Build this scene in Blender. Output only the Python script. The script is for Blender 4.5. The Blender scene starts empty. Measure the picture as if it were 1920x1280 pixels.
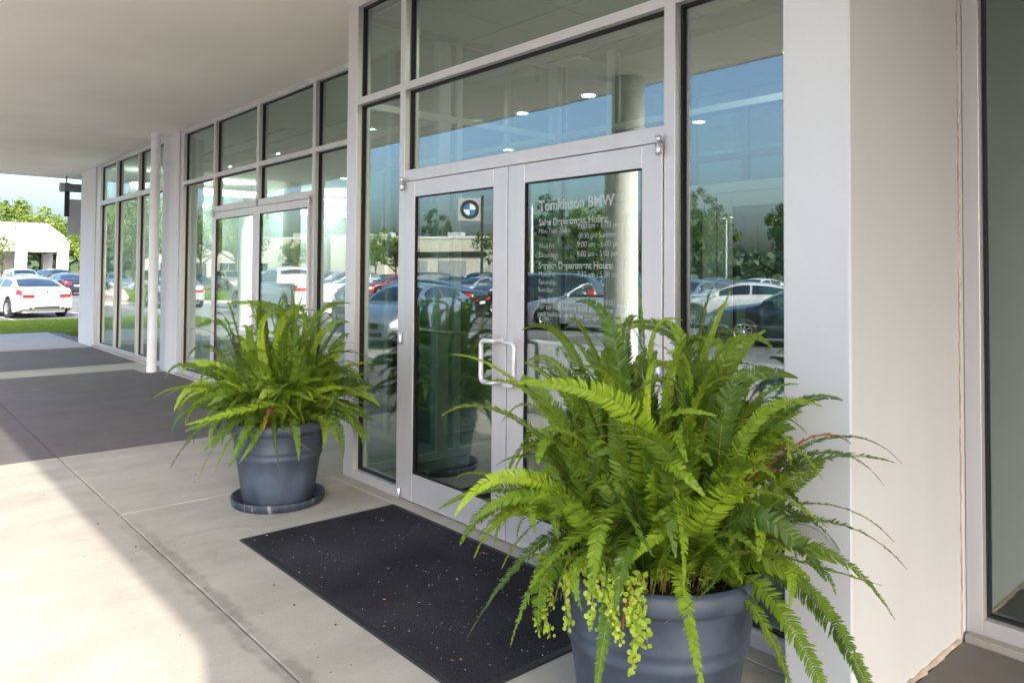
import bpy, bmesh, math, random
from mathutils import Vector, Matrix, noise as mnoise

# ------------------------------------------------------------------ camera, sky, sun, exposure
sc = bpy.context.scene
COL = sc.collection
R = math.radians
CAM_H = 1.58
yaw, pitch, roll = 0.8520243, 0.0272065, 0.0071721
fw = Vector((-math.sin(yaw)*math.cos(pitch), math.cos(yaw)*math.cos(pitch), math.sin(pitch)))
rt0 = Vector((math.cos(yaw), math.sin(yaw), 0)); up0 = rt0.cross(fw)
rt = rt0*math.cos(roll) + up0*math.sin(roll); up = up0*math.cos(roll) - rt0*math.sin(roll)
cd = bpy.data.cameras.new('camera'); cam = bpy.data.objects.new('camera', cd); COL.objects.link(cam)
cam.matrix_world = Matrix(((rt.x, up.x, -fw.x, 0), (rt.y, up.y, -fw.y, 0), (rt.z, up.z, -fw.z, CAM_H), (0, 0, 0, 1)))
cd.sensor_width = 36; cd.lens = 1411.2/1920*36; cd.shift_y = -(640-471.38)/1920
cd.clip_start = 0.05; cd.clip_end = 3000
sc.camera = cam

SUN_K = Vector((1.77, -0.513, 1.0)).normalized()          # towards the sun
elev = math.asin(SUN_K.z); az = math.atan2(SUN_K.x, SUN_K.y)
w = bpy.data.worlds.new('World'); sc.world = w; w.use_nodes = True
nt = w.node_tree; bg = nt.nodes['Background']
sky = nt.nodes.new('ShaderNodeTexSky'); sky.sky_type = 'NISHITA'; sky.sun_disc = False
sky.sun_elevation = elev; sky.sun_rotation = az; sky.air_density = 1.0; sky.dust_density = 5.7; sky.ozone_density = 3.8
nt.links.new(sky.outputs[0], bg.inputs[0]); bg.inputs[1].default_value = 0.15
sd = bpy.data.lights.new('sun', 'SUN'); sun = bpy.data.objects.new('sun', sd); COL.objects.link(sun)
sd.energy = 2.0; sd.angle = R(0.55); sd.color = (1.0, 0.925, 0.81)
sun.rotation_euler = SUN_K.to_track_quat('Z', 'Y').to_euler(); sun.location = (20, -8, 14)
vs = sc.view_settings; vs.view_transform = 'Standard'; vs.look = 'None'; vs.gamma = 1.0; vs.use_curve_mapping = False
vs.exposure = 2.08
cy = sc.cycles
cy.use_denoising = True; cy.max_bounces = 10; cy.diffuse_bounces = 5; cy.glossy_bounces = 5
cy.transmission_bounces = 8; cy.transparent_max_bounces = 24; cy.sample_clamp_indirect = 8.0
cy.caustics_reflective = False; cy.caustics_refractive = False
sc.render.film_transparent = False

# ------------------------------------------------------------------ helpers
random.seed(11)

class MB:
    """collects boxes, tubes, lathes and grids; build() links them as one mesh object"""
    def __init__(s): s.v = []; s.f = []; s.m = []; s.sm = []
    def add(s, vs_, fs, mi=0, smooth=False):
        b = len(s.v); s.v += [tuple(p) for p in vs_]
        for f in fs: s.f.append(tuple(i+b for i in f)); s.m.append(mi); s.sm.append(smooth)
    def box(s, x0, x1, y0, y1, z0, z1, mi=0):
        s.add([(x0,y0,z0),(x1,y0,z0),(x1,y1,z0),(x0,y1,z0),(x0,y0,z1),(x1,y0,z1),(x1,y1,z1),(x0,y1,z1)],
              [(0,3,2,1),(4,5,6,7),(0,1,5,4),(1,2,6,5),(2,3,7,6),(3,0,4,7)], mi)
    def cbox(s, x0, x1, y0, y1, z0, z1, c=0.004, mi=0):
        """box with chamfered edges"""
        bm = bmesh.new(); bmesh.ops.create_cube(bm, size=1)
        for v in bm.verts: v.co = Vector(((x0+x1)/2+v.co.x*(x1-x0), (y0+y1)/2+v.co.y*(y1-y0), (z0+z1)/2+v.co.z*(z1-z0)))
        bmesh.ops.bevel(bm, geom=bm.edges[:], offset=min(c, .45*min(x1-x0, y1-y0, z1-z0)), segments=1, affect='EDGES')
        bm.verts.index_update(); s.add([v.co for v in bm.verts], [[v.index for v in f.verts] for f in bm.faces], mi); bm.free()
    def lathe(s, prof, n=32, cx=0, cyy=0, mi=0, smooth=True, cap0=False, cap1=False):
        vs_ = []; fs = []; k = len(prof)
        for i in range(n):
            a = 2*math.pi*i/n
            for r, z in prof: vs_.append((cx+r*math.cos(a), cyy+r*math.sin(a), z))
        for i in range(n):
            j = (i+1) % n
            for t in range(k-1): fs.append((i*k+t, j*k+t, j*k+t+1, i*k+t+1))
        s.add(vs_, fs, mi, smooth)
        if cap0: s.add([(cx+prof[0][0]*math.cos(2*math.pi*i/n), cyy+prof[0][0]*math.sin(2*math.pi*i/n), prof[0][1]) for i in range(n)], [tuple(range(n-1,-1,-1))], mi)
        if cap1: s.add([(cx+prof[-1][0]*math.cos(2*math.pi*i/n), cyy+prof[-1][0]*math.sin(2*math.pi*i/n), prof[-1][1]) for i in range(n)], [tuple(range(n))], mi)
    def tube(s, pts, rad, n=10, mi=0, caps=True):
        pts = [Vector(p) for p in pts]; k = len(pts); vs_ = []; fs = []
        rr = rad if isinstance(rad, (list, tuple)) else [rad]*k
        prev = None
        for i, p in enumerate(pts):
            t = (pts[min(i+1, k-1)]-pts[max(i-1, 0)]).normalized()
            if prev is None:
                a = Vector((0,0,1)) if abs(t.z) < .9 else Vector((1,0,0)); nn = t.cross(a).normalized()
            else:
                nn = (prev - t*prev.dot(t)).normalized()
            prev = nn; bb = t.cross(nn)
            for j in range(n):
                a = 2*math.pi*j/n; vs_.append(p+(nn*math.cos(a)+bb*math.sin(a))*rr[i])
        for i in range(k-1):
            for j in range(n):
                jj = (j+1) % n; fs.append((i*n+j, i*n+jj, (i+1)*n+jj, (i+1)*n+j))
        s.add(vs_, fs, mi, True)
        if caps: s.add(vs_[:n], [tuple(range(n-1,-1,-1))], mi); s.add(vs_[-n:], [tuple(range(n))], mi)
    def mesh(s, name, mats):
        me = bpy.data.meshes.new(name); me.from_pydata(s.v, [], s.f)
        for m in (mats if isinstance(mats, (list, tuple)) else [mats]): me.materials.append(m)
        me.polygons.foreach_set('material_index', s.m); me.polygons.foreach_set('use_smooth', s.sm); me.update()
        return me
    def build(s, name, mats, parent=None): return link(name, s.mesh(name, mats), parent)

def link(name, data, parent=None):
    o = bpy.data.objects.new(name, data); COL.objects.link(o)
    if parent is not None: o.parent = parent
    return o
def tag(o, label=None, cat=None, group=None, kind=None):
    if label: o['label'] = label
    if cat: o['category'] = cat
    if group: o['group'] = group
    if kind: o['kind'] = kind
    return o
def empty(name, loc=(0,0,0), rz=0, parent=None):
    o = link(name, None, parent); o.location = loc; o.rotation_euler = (0,0,rz); o.empty_display_size = .2; return o
def copy_tree(o, parent=None):
    c = o.copy(); COL.objects.link(c); c.parent = parent
    for ch in list(o.children): copy_tree(ch, c)
    return c
def boxo(name, mat, parent, *b, c=0.0):
    m = MB(); (m.cbox(*b, c=c) if c else m.box(*b)); return m.build(name, mat, parent)

# ------------------------------------------------------------------ materials
def newmat(name):
    m = bpy.data.materials.new(name); m.use_nodes = True; n = m.node_tree; b = n.nodes['Principled BSDF']; return m, n, b
def N(n, t, **k):
    nd = n.nodes.new(t)
    for a, v in k.items(): setattr(nd, a, v)
    return nd
def rgb(c): return (c[0], c[1], c[2], 1)
def mat(name, col, rough=.6, metal=0.0, var=.12, scale=6.0, bump=0.0, bscale=60.0, spec=.5, detail=4, coat=0.0, stretch=None, var2=None):
    """plain surface whose colour wanders with noise and whose relief is a fine bump"""
    m, n, b = newmat(name)
    tc = N(n, 'ShaderNodeTexCoord'); src = tc.outputs['Object']
    if stretch:
        mp = N(n, 'ShaderNodeMapping'); mp.inputs['Scale'].default_value = stretch; n.links.new(src, mp.inputs[0]); src = mp.outputs[0]
    nz = N(n, 'ShaderNodeTexNoise'); nz.inputs['Scale'].default_value = scale; nz.inputs['Detail'].default_value = detail
    n.links.new(src, nz.inputs['Vector'])
    rp = N(n, 'ShaderNodeValToRGB'); rp.color_ramp.elements[0].position = .3; rp.color_ramp.elements[1].position = .7
    rp.color_ramp.elements[0].color = rgb([x*(1-var) for x in col]); rp.color_ramp.elements[1].color = rgb([min(1, x*(1+var)) for x in (var2 or col)])
    n.links.new(nz.outputs[0], rp.inputs[0]); n.links.new(rp.outputs[0], b.inputs['Base Color'])
    b.inputs['Roughness'].default_value = rough; b.inputs['Metallic'].default_value = metal
    b.inputs['Specular IOR Level'].default_value = spec; b.inputs['Coat Weight'].default_value = coat; b.inputs['Coat Roughness'].default_value = .04
    if bump:
        n2 = N(n, 'ShaderNodeTexNoise'); n2.inputs['Scale'].default_value = bscale; n2.inputs['Detail'].default_value = 3
        n.links.new(src, n2.inputs['Vector'])
        bp = N(n, 'ShaderNodeBump'); bp.inputs['Strength'].default_value = bump; bp.inputs['Distance'].default_value = .01
        n.links.new(n2.outputs[0], bp.inputs['Height']); n.links.new(bp.outputs[0], b.inputs['Normal'])
    return m
def glassmat(name, tint, f0, rough=0.0):
    """architectural pane: Fresnel mirror over a tinted clear sheet"""
    m, n, b = newmat(name); n.nodes.remove(b); out = n.nodes['Material Output']
    geo = N(n, 'ShaderNodeNewGeometry'); dt = N(n, 'ShaderNodeVectorMath', operation='DOT_PRODUCT')
    n.links.new(geo.outputs['Normal'], dt.inputs[0]); n.links.new(geo.outputs['Incoming'], dt.inputs[1])
    def mth(op, a_, b_):
        q = N(n, 'ShaderNodeMath', operation=op)
        for i, v in enumerate((a_, b_)):
            if v is None: continue
            if isinstance(v, (int, float)): q.inputs[i].default_value = v
            else: n.links.new(v, q.inputs[i])
        return q.outputs[0]
    c_ = mth('SUBTRACT', 1.0, mth('ABSOLUTE', dt.outputs['Value'], None))          # Schlick Fresnel of a coated sheet
    fres = mth('ADD', mth('MULTIPLY', mth('POWER', c_, 5.0), 1-f0), f0)
    tr = N(n, 'ShaderNodeBsdfTransparent'); tr.inputs[0].default_value = rgb(tint)
    gl = N(n, 'ShaderNodeBsdfGlossy'); gl.inputs['Roughness'].default_value = rough; gl.inputs[0].default_value = (.96, .99, 1, 1)
    # very slow waviness of float glass
    nz = N(n, 'ShaderNodeTexNoise'); nz.inputs['Scale'].default_value = 1.3; nz.inputs['Detail'].default_value = 1
    tc = N(n, 'ShaderNodeTexCoord'); n.links.new(tc.outputs['Object'], nz.inputs['Vector'])
    bp = N(n, 'ShaderNodeBump'); bp.inputs['Strength'].default_value = .02; bp.inputs['Distance'].default_value = .02
    n.links.new(nz.outputs[0], bp.inputs['Height']); n.links.new(bp.outputs[0], gl.inputs['Normal'])
    mx = N(n, 'ShaderNodeMixShader'); n.links.new(fres, mx.inputs[0]); n.links.new(tr.outputs[0], mx.inputs[1]); n.links.new(gl.outputs[0], mx.inputs[2])
    n.links.new(mx.outputs[0], out.inputs[0]); return m
def emitmat(name, col, strength):
    m, n, b = newmat(name); b.inputs['Base Color'].default_value = rgb(col); b.inputs['Emission Color'].default_value = rgb(col); b.inputs['Emission Strength'].default_value = strength; return m
def leafmat(name, c0, c1, trans=.35, rough=.45, spread=.5):
    """leaf: colour picked per object and wandering along it, light passes through"""
    m, n, b = newmat(name); out = n.nodes['Material Output']
    oi = N(n, 'ShaderNodeObjectInfo'); tc = N(n, 'ShaderNodeTexCoord')
    nz = N(n, 'ShaderNodeTexNoise'); nz.inputs['Scale'].default_value = 5; n.links.new(tc.outputs['Object'], nz.inputs['Vector'])
    mm = N(n, 'ShaderNodeMath', operation='MULTIPLY_ADD'); mm.inputs[1].default_value = spread; n.links.new(oi.outputs['Random'], mm.inputs[0])
    ms = N(n, 'ShaderNodeMath', operation='MULTIPLY'); ms.inputs[1].default_value = 1-spread; n.links.new(nz.outputs[0], ms.inputs[0]); n.links.new(ms.outputs[0], mm.inputs[2])
    rp = N(n, 'ShaderNodeValToRGB'); rp.color_ramp.elements[0].position = .15; rp.color_ramp.elements[1].position = .85
    rp.color_ramp.elements[0].color = rgb(c0); rp.color_ramp.elements[1].color = rgb(c1)
    n.links.new(mm.outputs[0], rp.inputs[0]); n.links.new(rp.outputs[0], b.inputs['Base Color']); b.inputs['Roughness'].default_value = rough
    tl = N(n, 'ShaderNodeBsdfTranslucent'); n.links.new(rp.outputs[0], tl.inputs[0])
    mx = N(n, 'ShaderNodeMixShader'); mx.inputs[0].default_value = trans
    n.links.new(b.outputs[0], mx.inputs[1]); n.links.new(tl.outputs[0], mx.inputs[2]); n.links.new(mx.outputs[0], out.inputs[0]); return m

def sheer(name, col, alpha):
    """frosted film that half hides what lies behind it"""
    m, n, b = newmat(name); out = n.nodes['Material Output']; b.inputs['Base Color'].default_value = rgb(col); b.inputs['Roughness'].default_value = .8
    tr = N(n, 'ShaderNodeBsdfTransparent'); mx = N(n, 'ShaderNodeMixShader'); mx.inputs[0].default_value = alpha
    n.links.new(tr.outputs[0], mx.inputs[1]); n.links.new(b.outputs[0], mx.inputs[2]); n.links.new(mx.outputs[0], out.inputs[0]); return m

def concrete(name, base, warm, stains=True):
    """broom-finished concrete: blotches, trowel streaks along the slab, pores, damp marks round the long joint"""
    m, n, b = newmat(name); geo = N(n, 'ShaderNodeNewGeometry'); pos = geo.outputs['Position']
    def noise(scale, detail, vec=None, rough=.55):
        q = N(n, 'ShaderNodeTexNoise'); q.inputs['Scale'].default_value = scale; q.inputs['Detail'].default_value = detail; q.inputs['Roughness'].default_value = rough
        n.links.new(vec or pos, q.inputs['Vector']); return q.outputs[0]
    def ramp(src, p0, p1, c0, c1):
        q = N(n, 'ShaderNodeValToRGB'); e = q.color_ramp.elements; e[0].position = p0; e[1].position = p1; e[0].color = c0; e[1].color = c1
        n.links.new(src, q.inputs[0]); return q.outputs[0]
    def mul(a, bb, f=1.0):
        q = N(n, 'ShaderNodeMix', data_type='RGBA', blend_type='MULTIPLY'); q.inputs[0].default_value = f
        n.links.new(a, q.inputs[6]); n.links.new(bb, q.inputs[7]); return q.outputs[2]
    mp = N(n, 'ShaderNodeMapping'); mp.inputs['Scale'].default_value = (3.2, .45, 1); n.links.new(pos, mp.inputs[0])
    big = ramp(noise(.55, 5), .3, .72, rgb(base), rgb(warm))
    streak = ramp(noise(1.5, 5, mp.outputs[0], .6), .25, .75, (.80, .79, .78, 1), (1.08, 1.08, 1.08, 1))
    pore = ramp(noise(95, 2), .30, .42, (.66, .65, .64, 1), (1, 1, 1, 1))
    blot = ramp(noise(2.6, 6, None, .65), .34, .6, (.86, .855, .85, 1), (1.02, 1.02, 1.02, 1))
    c = mul(mul(mul(big, streak, .8), pore, .55), blot, .8)
    if stains:
        sx = N(n, 'ShaderNodeSeparateXYZ'); n.links.new(pos, sx.inputs[0])
        def math_(op, a, bb=None):
            q = N(n, 'ShaderNodeMath', operation=op)
            for i, vv in enumerate((a, bb)):
                if vv is None: continue
                if isinstance(vv, (int, float)): q.inputs[i].default_value = vv
                else: n.links.new(vv, q.inputs[i])
            return q.outputs[0]
        d = math_('ABSOLUTE', math_('SUBTRACT', sx.outputs[1], 1.33))
        wob = math_('MULTIPLY', noise(5.5, 5), .125)
        lim = math_('SUBTRACT', wob, d)                       # >0 inside the damp band
        band = ramp(math_('ADD', math_('MULTIPLY', lim, 22), .5), .30, .95, (0, 0, 0, 1), (1, 1, 1, 1))
        lo = ramp(math_('ADD', math_('MULTIPLY', sx.outputs[0], .8), 4.5), .1, .9, (0, 0, 0, 1), (1, 1, 1, 1))
        brk = ramp(noise(7, 4), .36, .58, (.25, .25, .25, 1), (1, 1, 1, 1))
        fac = math_('MULTIPLY', math_('MULTIPLY', math_('MULTIPLY', band, lo), brk), .40)
        # thin run-off marks from the planter saucer towards the joint
        for off, wd, st in ((4.62, .03, .20), (4.22, .11, .16)):
            ex = math_('ADD', sx.outputs[0], math_('ADD', math_('MULTIPLY', noise(2.2, 4), .55), off-.27))
            g1 = ramp(math_('DIVIDE', math_('ABSOLUTE', ex), wd), .2, 1.0, (1, 1, 1, 1), (0, 0, 0, 1))
            g2 = ramp(math_('ABSOLUTE', math_('SUBTRACT', sx.outputs[1], 1.55)), .25, .62, (1, 1, 1, 1), (0, 0, 0, 1))
            fac = math_('MAXIMUM', fac, math_('MULTIPLY', math_('MULTIPLY', g1, g2), math_('MULTIPLY', brk, st)))
        q = N(n, 'ShaderNodeMix', data_type='RGBA', blend_type='MIX'); n.links.new(fac, q.inputs[0]); n.links.new(c, q.inputs[6]); q.inputs[7].default_value = (.11, .095, .07, 1); c = q.outputs[2]
    n.links.new(c, b.inputs['Base Color']); b.inputs['Roughness'].default_value = .82; b.inputs['Specular IOR Level'].default_value = .3
    bp = N(n, 'ShaderNodeBump'); bp.inputs['Strength'].default_value = .25; bp.inputs['Distance'].default_value = .004
    n.links.new(noise(60, 4, mp.outputs[0]), bp.inputs['Height']); n.links.new(bp.outputs[0], b.inputs['Normal']); return m

def scuffmat():
    m = mat('scuffed_resin', (.032, .043, .066), .62, var=.25, scale=22, stretch=(1, 1, .12)); n = m.node_tree
    r = [q for q in n.nodes if q.type == 'VALTORGB'][0].color_ramp; r.elements[0].position = .35; r.elements[1].position = .60
    e = r.elements.new(.68); e.color = (.22, .23, .25, 1); return m
M = {}
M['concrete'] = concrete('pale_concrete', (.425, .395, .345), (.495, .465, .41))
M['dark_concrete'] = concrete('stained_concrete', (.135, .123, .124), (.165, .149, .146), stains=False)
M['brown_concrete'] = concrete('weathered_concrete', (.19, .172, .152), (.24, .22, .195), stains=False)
M['drive'] = concrete('driveway_concrete', (.36, .35, .33), (.42, .405, .38), stains=False)
M['joint'] = mat('joint_dirt', (.16, .145, .12), .95)
M['stucco'] = mat('white_stucco', (.68, .695, .715), .8, var=.03, scale=3, bump=.12, bscale=90, stretch=(1, 1, .25))
M['soffit'] = mat('soffit_plaster', (.90, .865, .785), .85, var=.05, scale=.7, bump=.08, bscale=40)
M['frame'] = mat('anodised_aluminium', (.66, .64, .645), .42, metal=.5, var=.03, scale=12, stretch=(1, 1, .1))
M['gasket'] = mat('black_gasket', (.012, .011, .013), .7)
M['steel'] = mat('satin_steel', (.72, .72, .74), .3, metal=.9, var=.04)
M['handle'] = mat('silver_pull', (.80, .80, .82), .35, metal=.45, var=.03)
M['glass'] = glassmat('storefront_glass', (.66, .78, .72), .20)
M['doorglass'] = glassmat('door_glass', (.66, .78, .72), .20)
M['caulk'] = mat('tan_caulk', (.56, .45, .36), .8, var=.25, scale=14, bump=.4, bscale=40)
M['pipe'] = mat('white_pipe', (.84, .85, .86), .5, var=.05)
M['letter'] = sheer('frosted_vinyl', (.80, .88, .86), .36)
M['ifloor'] = mat('interior_tile', (.15, .145, .13), .25, var=.08, scale=2)
M['iwall'] = mat('interior_wall', (.24, .24, .215), .8, var=.04)
M['iceil'] = mat('acoustic_tile', (.78, .77, .68), .9, var=.05, scale=30)
M['iceil2'] = mat('gypsum_ceiling', (.82, .81, .72), .9, var=.03)
M['grid'] = mat('ceiling_grid', (.30, .29, .26), .7)
M['icol'] = mat('interior_column_paint', (.70, .70, .62), .7, var=.04)
M['lamp'] = emitmat('lit_diffuser', (1, .93, .78), 9)
M['tube'] = emitmat('lit_tube_fixture', (.95, 1, 1), 7)
M['pot'] = mat('slate_resin', (.044, .060, .094), .52, var=.25, scale=7, bump=.15, bscale=50, stretch=(1, 1, .5), var2=(.062, .082, .118))
M['scuff'] = scuffmat()
M['soil'] = mat('potting_soil', (.045, .022, .014), .95, var=.5, scale=40, bump=1, bscale=70)
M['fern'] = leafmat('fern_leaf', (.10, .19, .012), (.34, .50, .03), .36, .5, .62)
M['fernold'] = leafmat('fern_leaf_old', (.055, .12, .012), (.17, .29, .02), .30, .5, .6)  # deeper green that older fronds have themselves
M['rachis'] = mat('fern_midrib', (.26, .24, .05), .6, var=.3)
M['jenny'] = leafmat('creeping_jenny_leaf', (.32, .46, .03), (.55, .66, .06), .3)
M['dead'] = mat('dry_frond', (.30, .11, .035), .8, var=.4, scale=20)
M['litter'] = mat('dry_bits', (.50, .42, .32), .9, var=.5, scale=30)
M['orange'] = mat('orange_bits', (.62, .27, .07), .8, var=.4, scale=30)
M['rubber'] = mat('black_rubber', (.016, .015, .018), .62, var=.2)
M['asphalt'] = mat('asphalt', (.155, .148, .142), .9, var=.3, scale=.35, bump=.5, bscale=40, detail=8)
M['paint'] = mat('road_paint', (.66, .65, .60), .8, var=.2, scale=9)
M['grassbase'] = mat('turf_soil', (.085, .14, .018), .95, var=.35, scale=5)
M['field'] = mat('field_grass', (.06, .10, .025), .95, var=.4, scale=.12)
M['grass'] = leafmat('grass_blade', (.11, .19, .012), (.24, .34, .025), .3, .8, .05)
M['mulch'] = mat('mulch', (.09, .042, .026), .95, var=.5, scale=20, bump=1)
M['rock'] = mat('boulder_stone', (.46, .38, .32), .9, var=.3, scale=3, bump=.6, bscale=12)
M['bark'] = mat('bark', (.10, .075, .05), .95, var=.4, scale=9, bump=.8, bscale=30)
M['white'] = mat('white_paint', (.82, .82, .81), .7, var=.03)
M['cream'] = mat('cream_block', (.72, .67, .55), .85, var=.05, scale=1)
M['signgrey'] = mat('sign_back', (.40, .41, .40), .6, var=.04)
M['darkmetal'] = mat('dark_bronze', (.06, .055, .05), .45, metal=.6)
M['tube_grey'] = mat('grey_tube', (.20, .20, .19), .4, metal=.5)
M['black'] = mat('black_plastic', (.02, .02, .022), .4)
M['chrome'] = mat('chrome', (.8, .8, .82), .12, metal=1.0, var=.02)
M['carglass'] = mat('car_window', (.012, .018, .022), .05, spec=.9, coat=.6)
M['red'] = mat('tail_lens', (.50, .012, .012), .15, coat=.7, var=.1)
M['lens'] = mat('head_lens', (.66, .68, .70), .08, coat=.8)
M['amber'] = mat('amber_lens', (.75, .25, .02), .2)
M['tyre'] = mat('tyre', (.018, .018, .019), .85)
M['rim'] = mat('alloy_rim', (.62, .62, .64), .3, metal=.8)
M['blue'] = mat('emblem_blue', (.03, .16, .45), .4)
M['plate'] = mat('number_plate', (.62, .64, .60), .5)
M['interior_dark'] = mat('dark_trim', (.02, .02, .022), .8)

def matmat():
    m, n, b = newmat('waffle_carpet'); tc = N(n, 'ShaderNodeTexCoord'); p = tc.outputs['Object']
    w1 = N(n, 'ShaderNodeTexVoronoi', distance='CHEBYCHEV'); w1.inputs['Scale'].default_value = 62; w1.inputs['Randomness'].default_value = .28; n.links.new(p, w1.inputs['Vector'])
    nz = N(n, 'ShaderNodeTexNoise'); nz.inputs['Scale'].default_value = 170; nz.inputs['Detail'].default_value = 3; n.links.new(p, nz.inputs['Vector'])
    nb = N(n, 'ShaderNodeTexNoise'); nb.inputs['Scale'].default_value = 2.2; nb.inputs['Detail'].default_value = 5; n.links.new(p, nb.inputs['Vector'])
    rp = N(n, 'ShaderNodeValToRGB'); e = rp.color_ramp.elements; e[0].position = .36; e[0].color = (.009, .008, .011, 1); e[1].position = .74; e[1].color = (.058, .054, .066, 1)
    n.links.new(nz.outputs[0], rp.inputs[0])
    r2 = N(n, 'ShaderNodeValToRGB'); e = r2.color_ramp.elements; e[0].position = .35; e[0].color = (.7, .7, .7, 1); e[1].position = .7; e[1].color = (1.4, 1.4, 1.45, 1); n.links.new(nb.outputs[0], r2.inputs[0])
    mx = N(n, 'ShaderNodeMix', data_type='RGBA', blend_type='MULTIPLY'); mx.inputs[0].default_value = 1; n.links.new(rp.outputs[0], mx.inputs[6]); n.links.new(r2.outputs[0], mx.inputs[7])
    n.links.new(mx.outputs[2], b.inputs['Base Color']); b.inputs['Roughness'].default_value = .95; b.inputs['Specular IOR Level'].default_value = .2
    bp = N(n, 'ShaderNodeBump'); bp.inputs['Strength'].default_value = .9; bp.inputs['Distance'].default_value = .006
    n.links.new(w1.outputs[0], bp.inputs['Height']); n.links.new(bp.outputs[0], b.inputs['Normal']); return m
M['carpet'] = matmat()
def carpaint(name, c, metal=0.0):
    return mat('paint_'+name, c, .28, metal=metal, var=.02, coat=1.0)
# ------------------------------------------------------------------ ground
ZA = -0.13                                                     # asphalt level below the walkway
D1, D2 = 2.902, 3.723                                          # front faces of entrance and of the long window wall
ZS = 3.683                                                     # soffit
g = MB(); g.add([(-1500,-1500,-.25),(1500,-1500,-.25),(1500,1500,-.25),(-1500,1500,-.25)], [(0,1,2,3)])
tag(g.build('ground', M['field']), kind='structure')
g = MB(); g.add([(-130,-100,ZA),(60,-100,ZA),(60,60,ZA),(-130,60,ZA)], [(0,1,2,3)])
lot = tag(g.build('parking_lot', M['asphalt']), kind='structure')
def stripe(x0, y0, x1, y1, wd=.1):
    d = Vector((x1-x0, y1-y0, 0)); s_ = Vector((-d.y, d.x, 0)).normalized()*wd/2; a = Vector((x0,y0,ZA+.004)); b = Vector((x1,y1,ZA+.004))
    q = MB(); q.add([a-s_, b-s_, b+s_, a+s_], [(0,1,2,3)]); return q.build('parking_line', M['paint'], lot)
for i in range(14): stripe(-58+2.9*i, -18.2, -58+2.9*i, -23.2)
for i in range(12): stripe(-60, -32+2.9*i, -65, -32+2.9*i)
for i in range(5): stripe(-28.6, 1.4+2.75*i, -34.0, 1.0+2.75*i)
for i in range(5): stripe(-18.5+3.1*i, -12.6, -20.6+3.1*i, -8.6)

g = MB(); g.add([(-39, -7.2, ZA+.004), (40, -7.2, ZA+.004), (40, -1.35, ZA+.004), (-39, -1.35, ZA+.004)], [(0,1,2,3)])
tag(g.build('driveway', M['drive']), kind='structure')
walk = MB(); walk.box(-21.7, 16, -1.30, D2+.25, ZA-.02, -.022)
walk = tag(walk.build('walkway', M['joint']), kind='structure')
J = .0045
def slab(x0, x1, y0, y1, mt, z1=0.0):
    return boxo('slab', mt, walk, x0+J, x1-J, y0+J, y1-J, -.12, z1, c=.004)
YB = 2.80                                                      # crack in front of the entrance
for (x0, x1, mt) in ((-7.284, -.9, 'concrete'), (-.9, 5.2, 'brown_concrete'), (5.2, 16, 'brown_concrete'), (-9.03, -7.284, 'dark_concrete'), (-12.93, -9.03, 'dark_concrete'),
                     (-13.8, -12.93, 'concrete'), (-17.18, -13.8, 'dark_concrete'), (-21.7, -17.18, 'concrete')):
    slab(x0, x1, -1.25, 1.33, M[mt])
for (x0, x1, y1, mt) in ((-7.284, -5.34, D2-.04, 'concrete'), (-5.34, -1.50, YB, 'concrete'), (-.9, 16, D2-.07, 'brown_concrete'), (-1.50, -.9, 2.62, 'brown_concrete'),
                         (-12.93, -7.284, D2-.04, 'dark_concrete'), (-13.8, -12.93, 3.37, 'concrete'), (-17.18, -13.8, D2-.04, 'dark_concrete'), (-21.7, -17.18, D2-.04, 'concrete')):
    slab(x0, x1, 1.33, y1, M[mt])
slab(-1.195, -.9, 2.62, D2-.07, M['brown_concrete'])
slab(-13.8, -12.4, 3.37, D2-.04, M['concrete'], .003)
slab(-5.34, -1.50, YB, D1+.02, M['concrete'], .002)            # sill strip under the entrance
kerb = MB(); kerb.cbox(-21.7, 16, -1.42, -1.262, ZA-.05, .002, c=.02); kerb.cbox(-27.2, -21.72, -1.42, -1.262, ZA-.05, .002, c=.02)
kerb.cbox(-27.34, -27.2, -1.42, 14, ZA-.05, .0, c=.02)
tag(kerb.build('kerb', M['concrete']), kind='structure')
lawn = boxo('lawn', M['grassbase'], None, -27.195, -21.73, -1.25, 14, ZA-.05, .0); tag(lawn, kind='structure')
gb = MB(); rg = random.Random(5)
for i in range(42000):
    x = rg.uniform(-27.15, -21.76); y = rg.uniform(-1.2, 9.5) if i % 5 else rg.uniform(9.5, 13.9)
    a = rg.uniform(0, 6.28); h = rg.uniform(.03, .075)*(1+.35*mnoise.noise((x*1.3, y*1.3, 0))); wd = .006; lx = rg.uniform(-.03, .03); ly = rg.uniform(-.03, .03)
    gb.add([(x-wd*math.cos(a), y-wd*math.sin(a), -.003), (x+wd*math.cos(a), y+wd*math.sin(a), -.003), (x+lx, y+ly, h)], [(0,1,2)])
go = gb.build('grass', M['grass']); tag(go, 'short mown green grass on the strip beside the walkway', 'grass', kind='stuff')

# ------------------------------------------------------------------ dealership building
BLD = tag(empty('dealership_building', (0,0,0)), 'white showroom with deep flat canopy, aluminium storefront glazing and glass double doors', 'building')
XL, XR, YI = -18.5, 13.0, 17.0  # XR draws the canopy out unseen to keep sky glow off the pier
boxo('canopy', M['soffit'], BLD, -20.0, XR, -.70, D2+.02, ZS, ZS+.30)
fa = MB(); fa.box(-20.05, XR, -.75, -.703, ZS-.004, ZS+.62); fa.box(-20.05, -20.003, -.703, D2+1.5, ZS-.004, ZS+.62); fa.build('fascia', M['stucco'], BLD)
boxo('canopy', M['soffit'], BLD, -20.0, XL-.02, D2+.03, D2+1.5, ZS, ZS+.30)
boxo('roof', M['stucco'], BLD, XL, XR, D2+.03, YI+.3, ZS+.32, ZS+.9)
boxo('head_wall', M['stucco'], BLD, XL, XR, D2+.03, D2+.13, ZS, ZS+.31)
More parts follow.
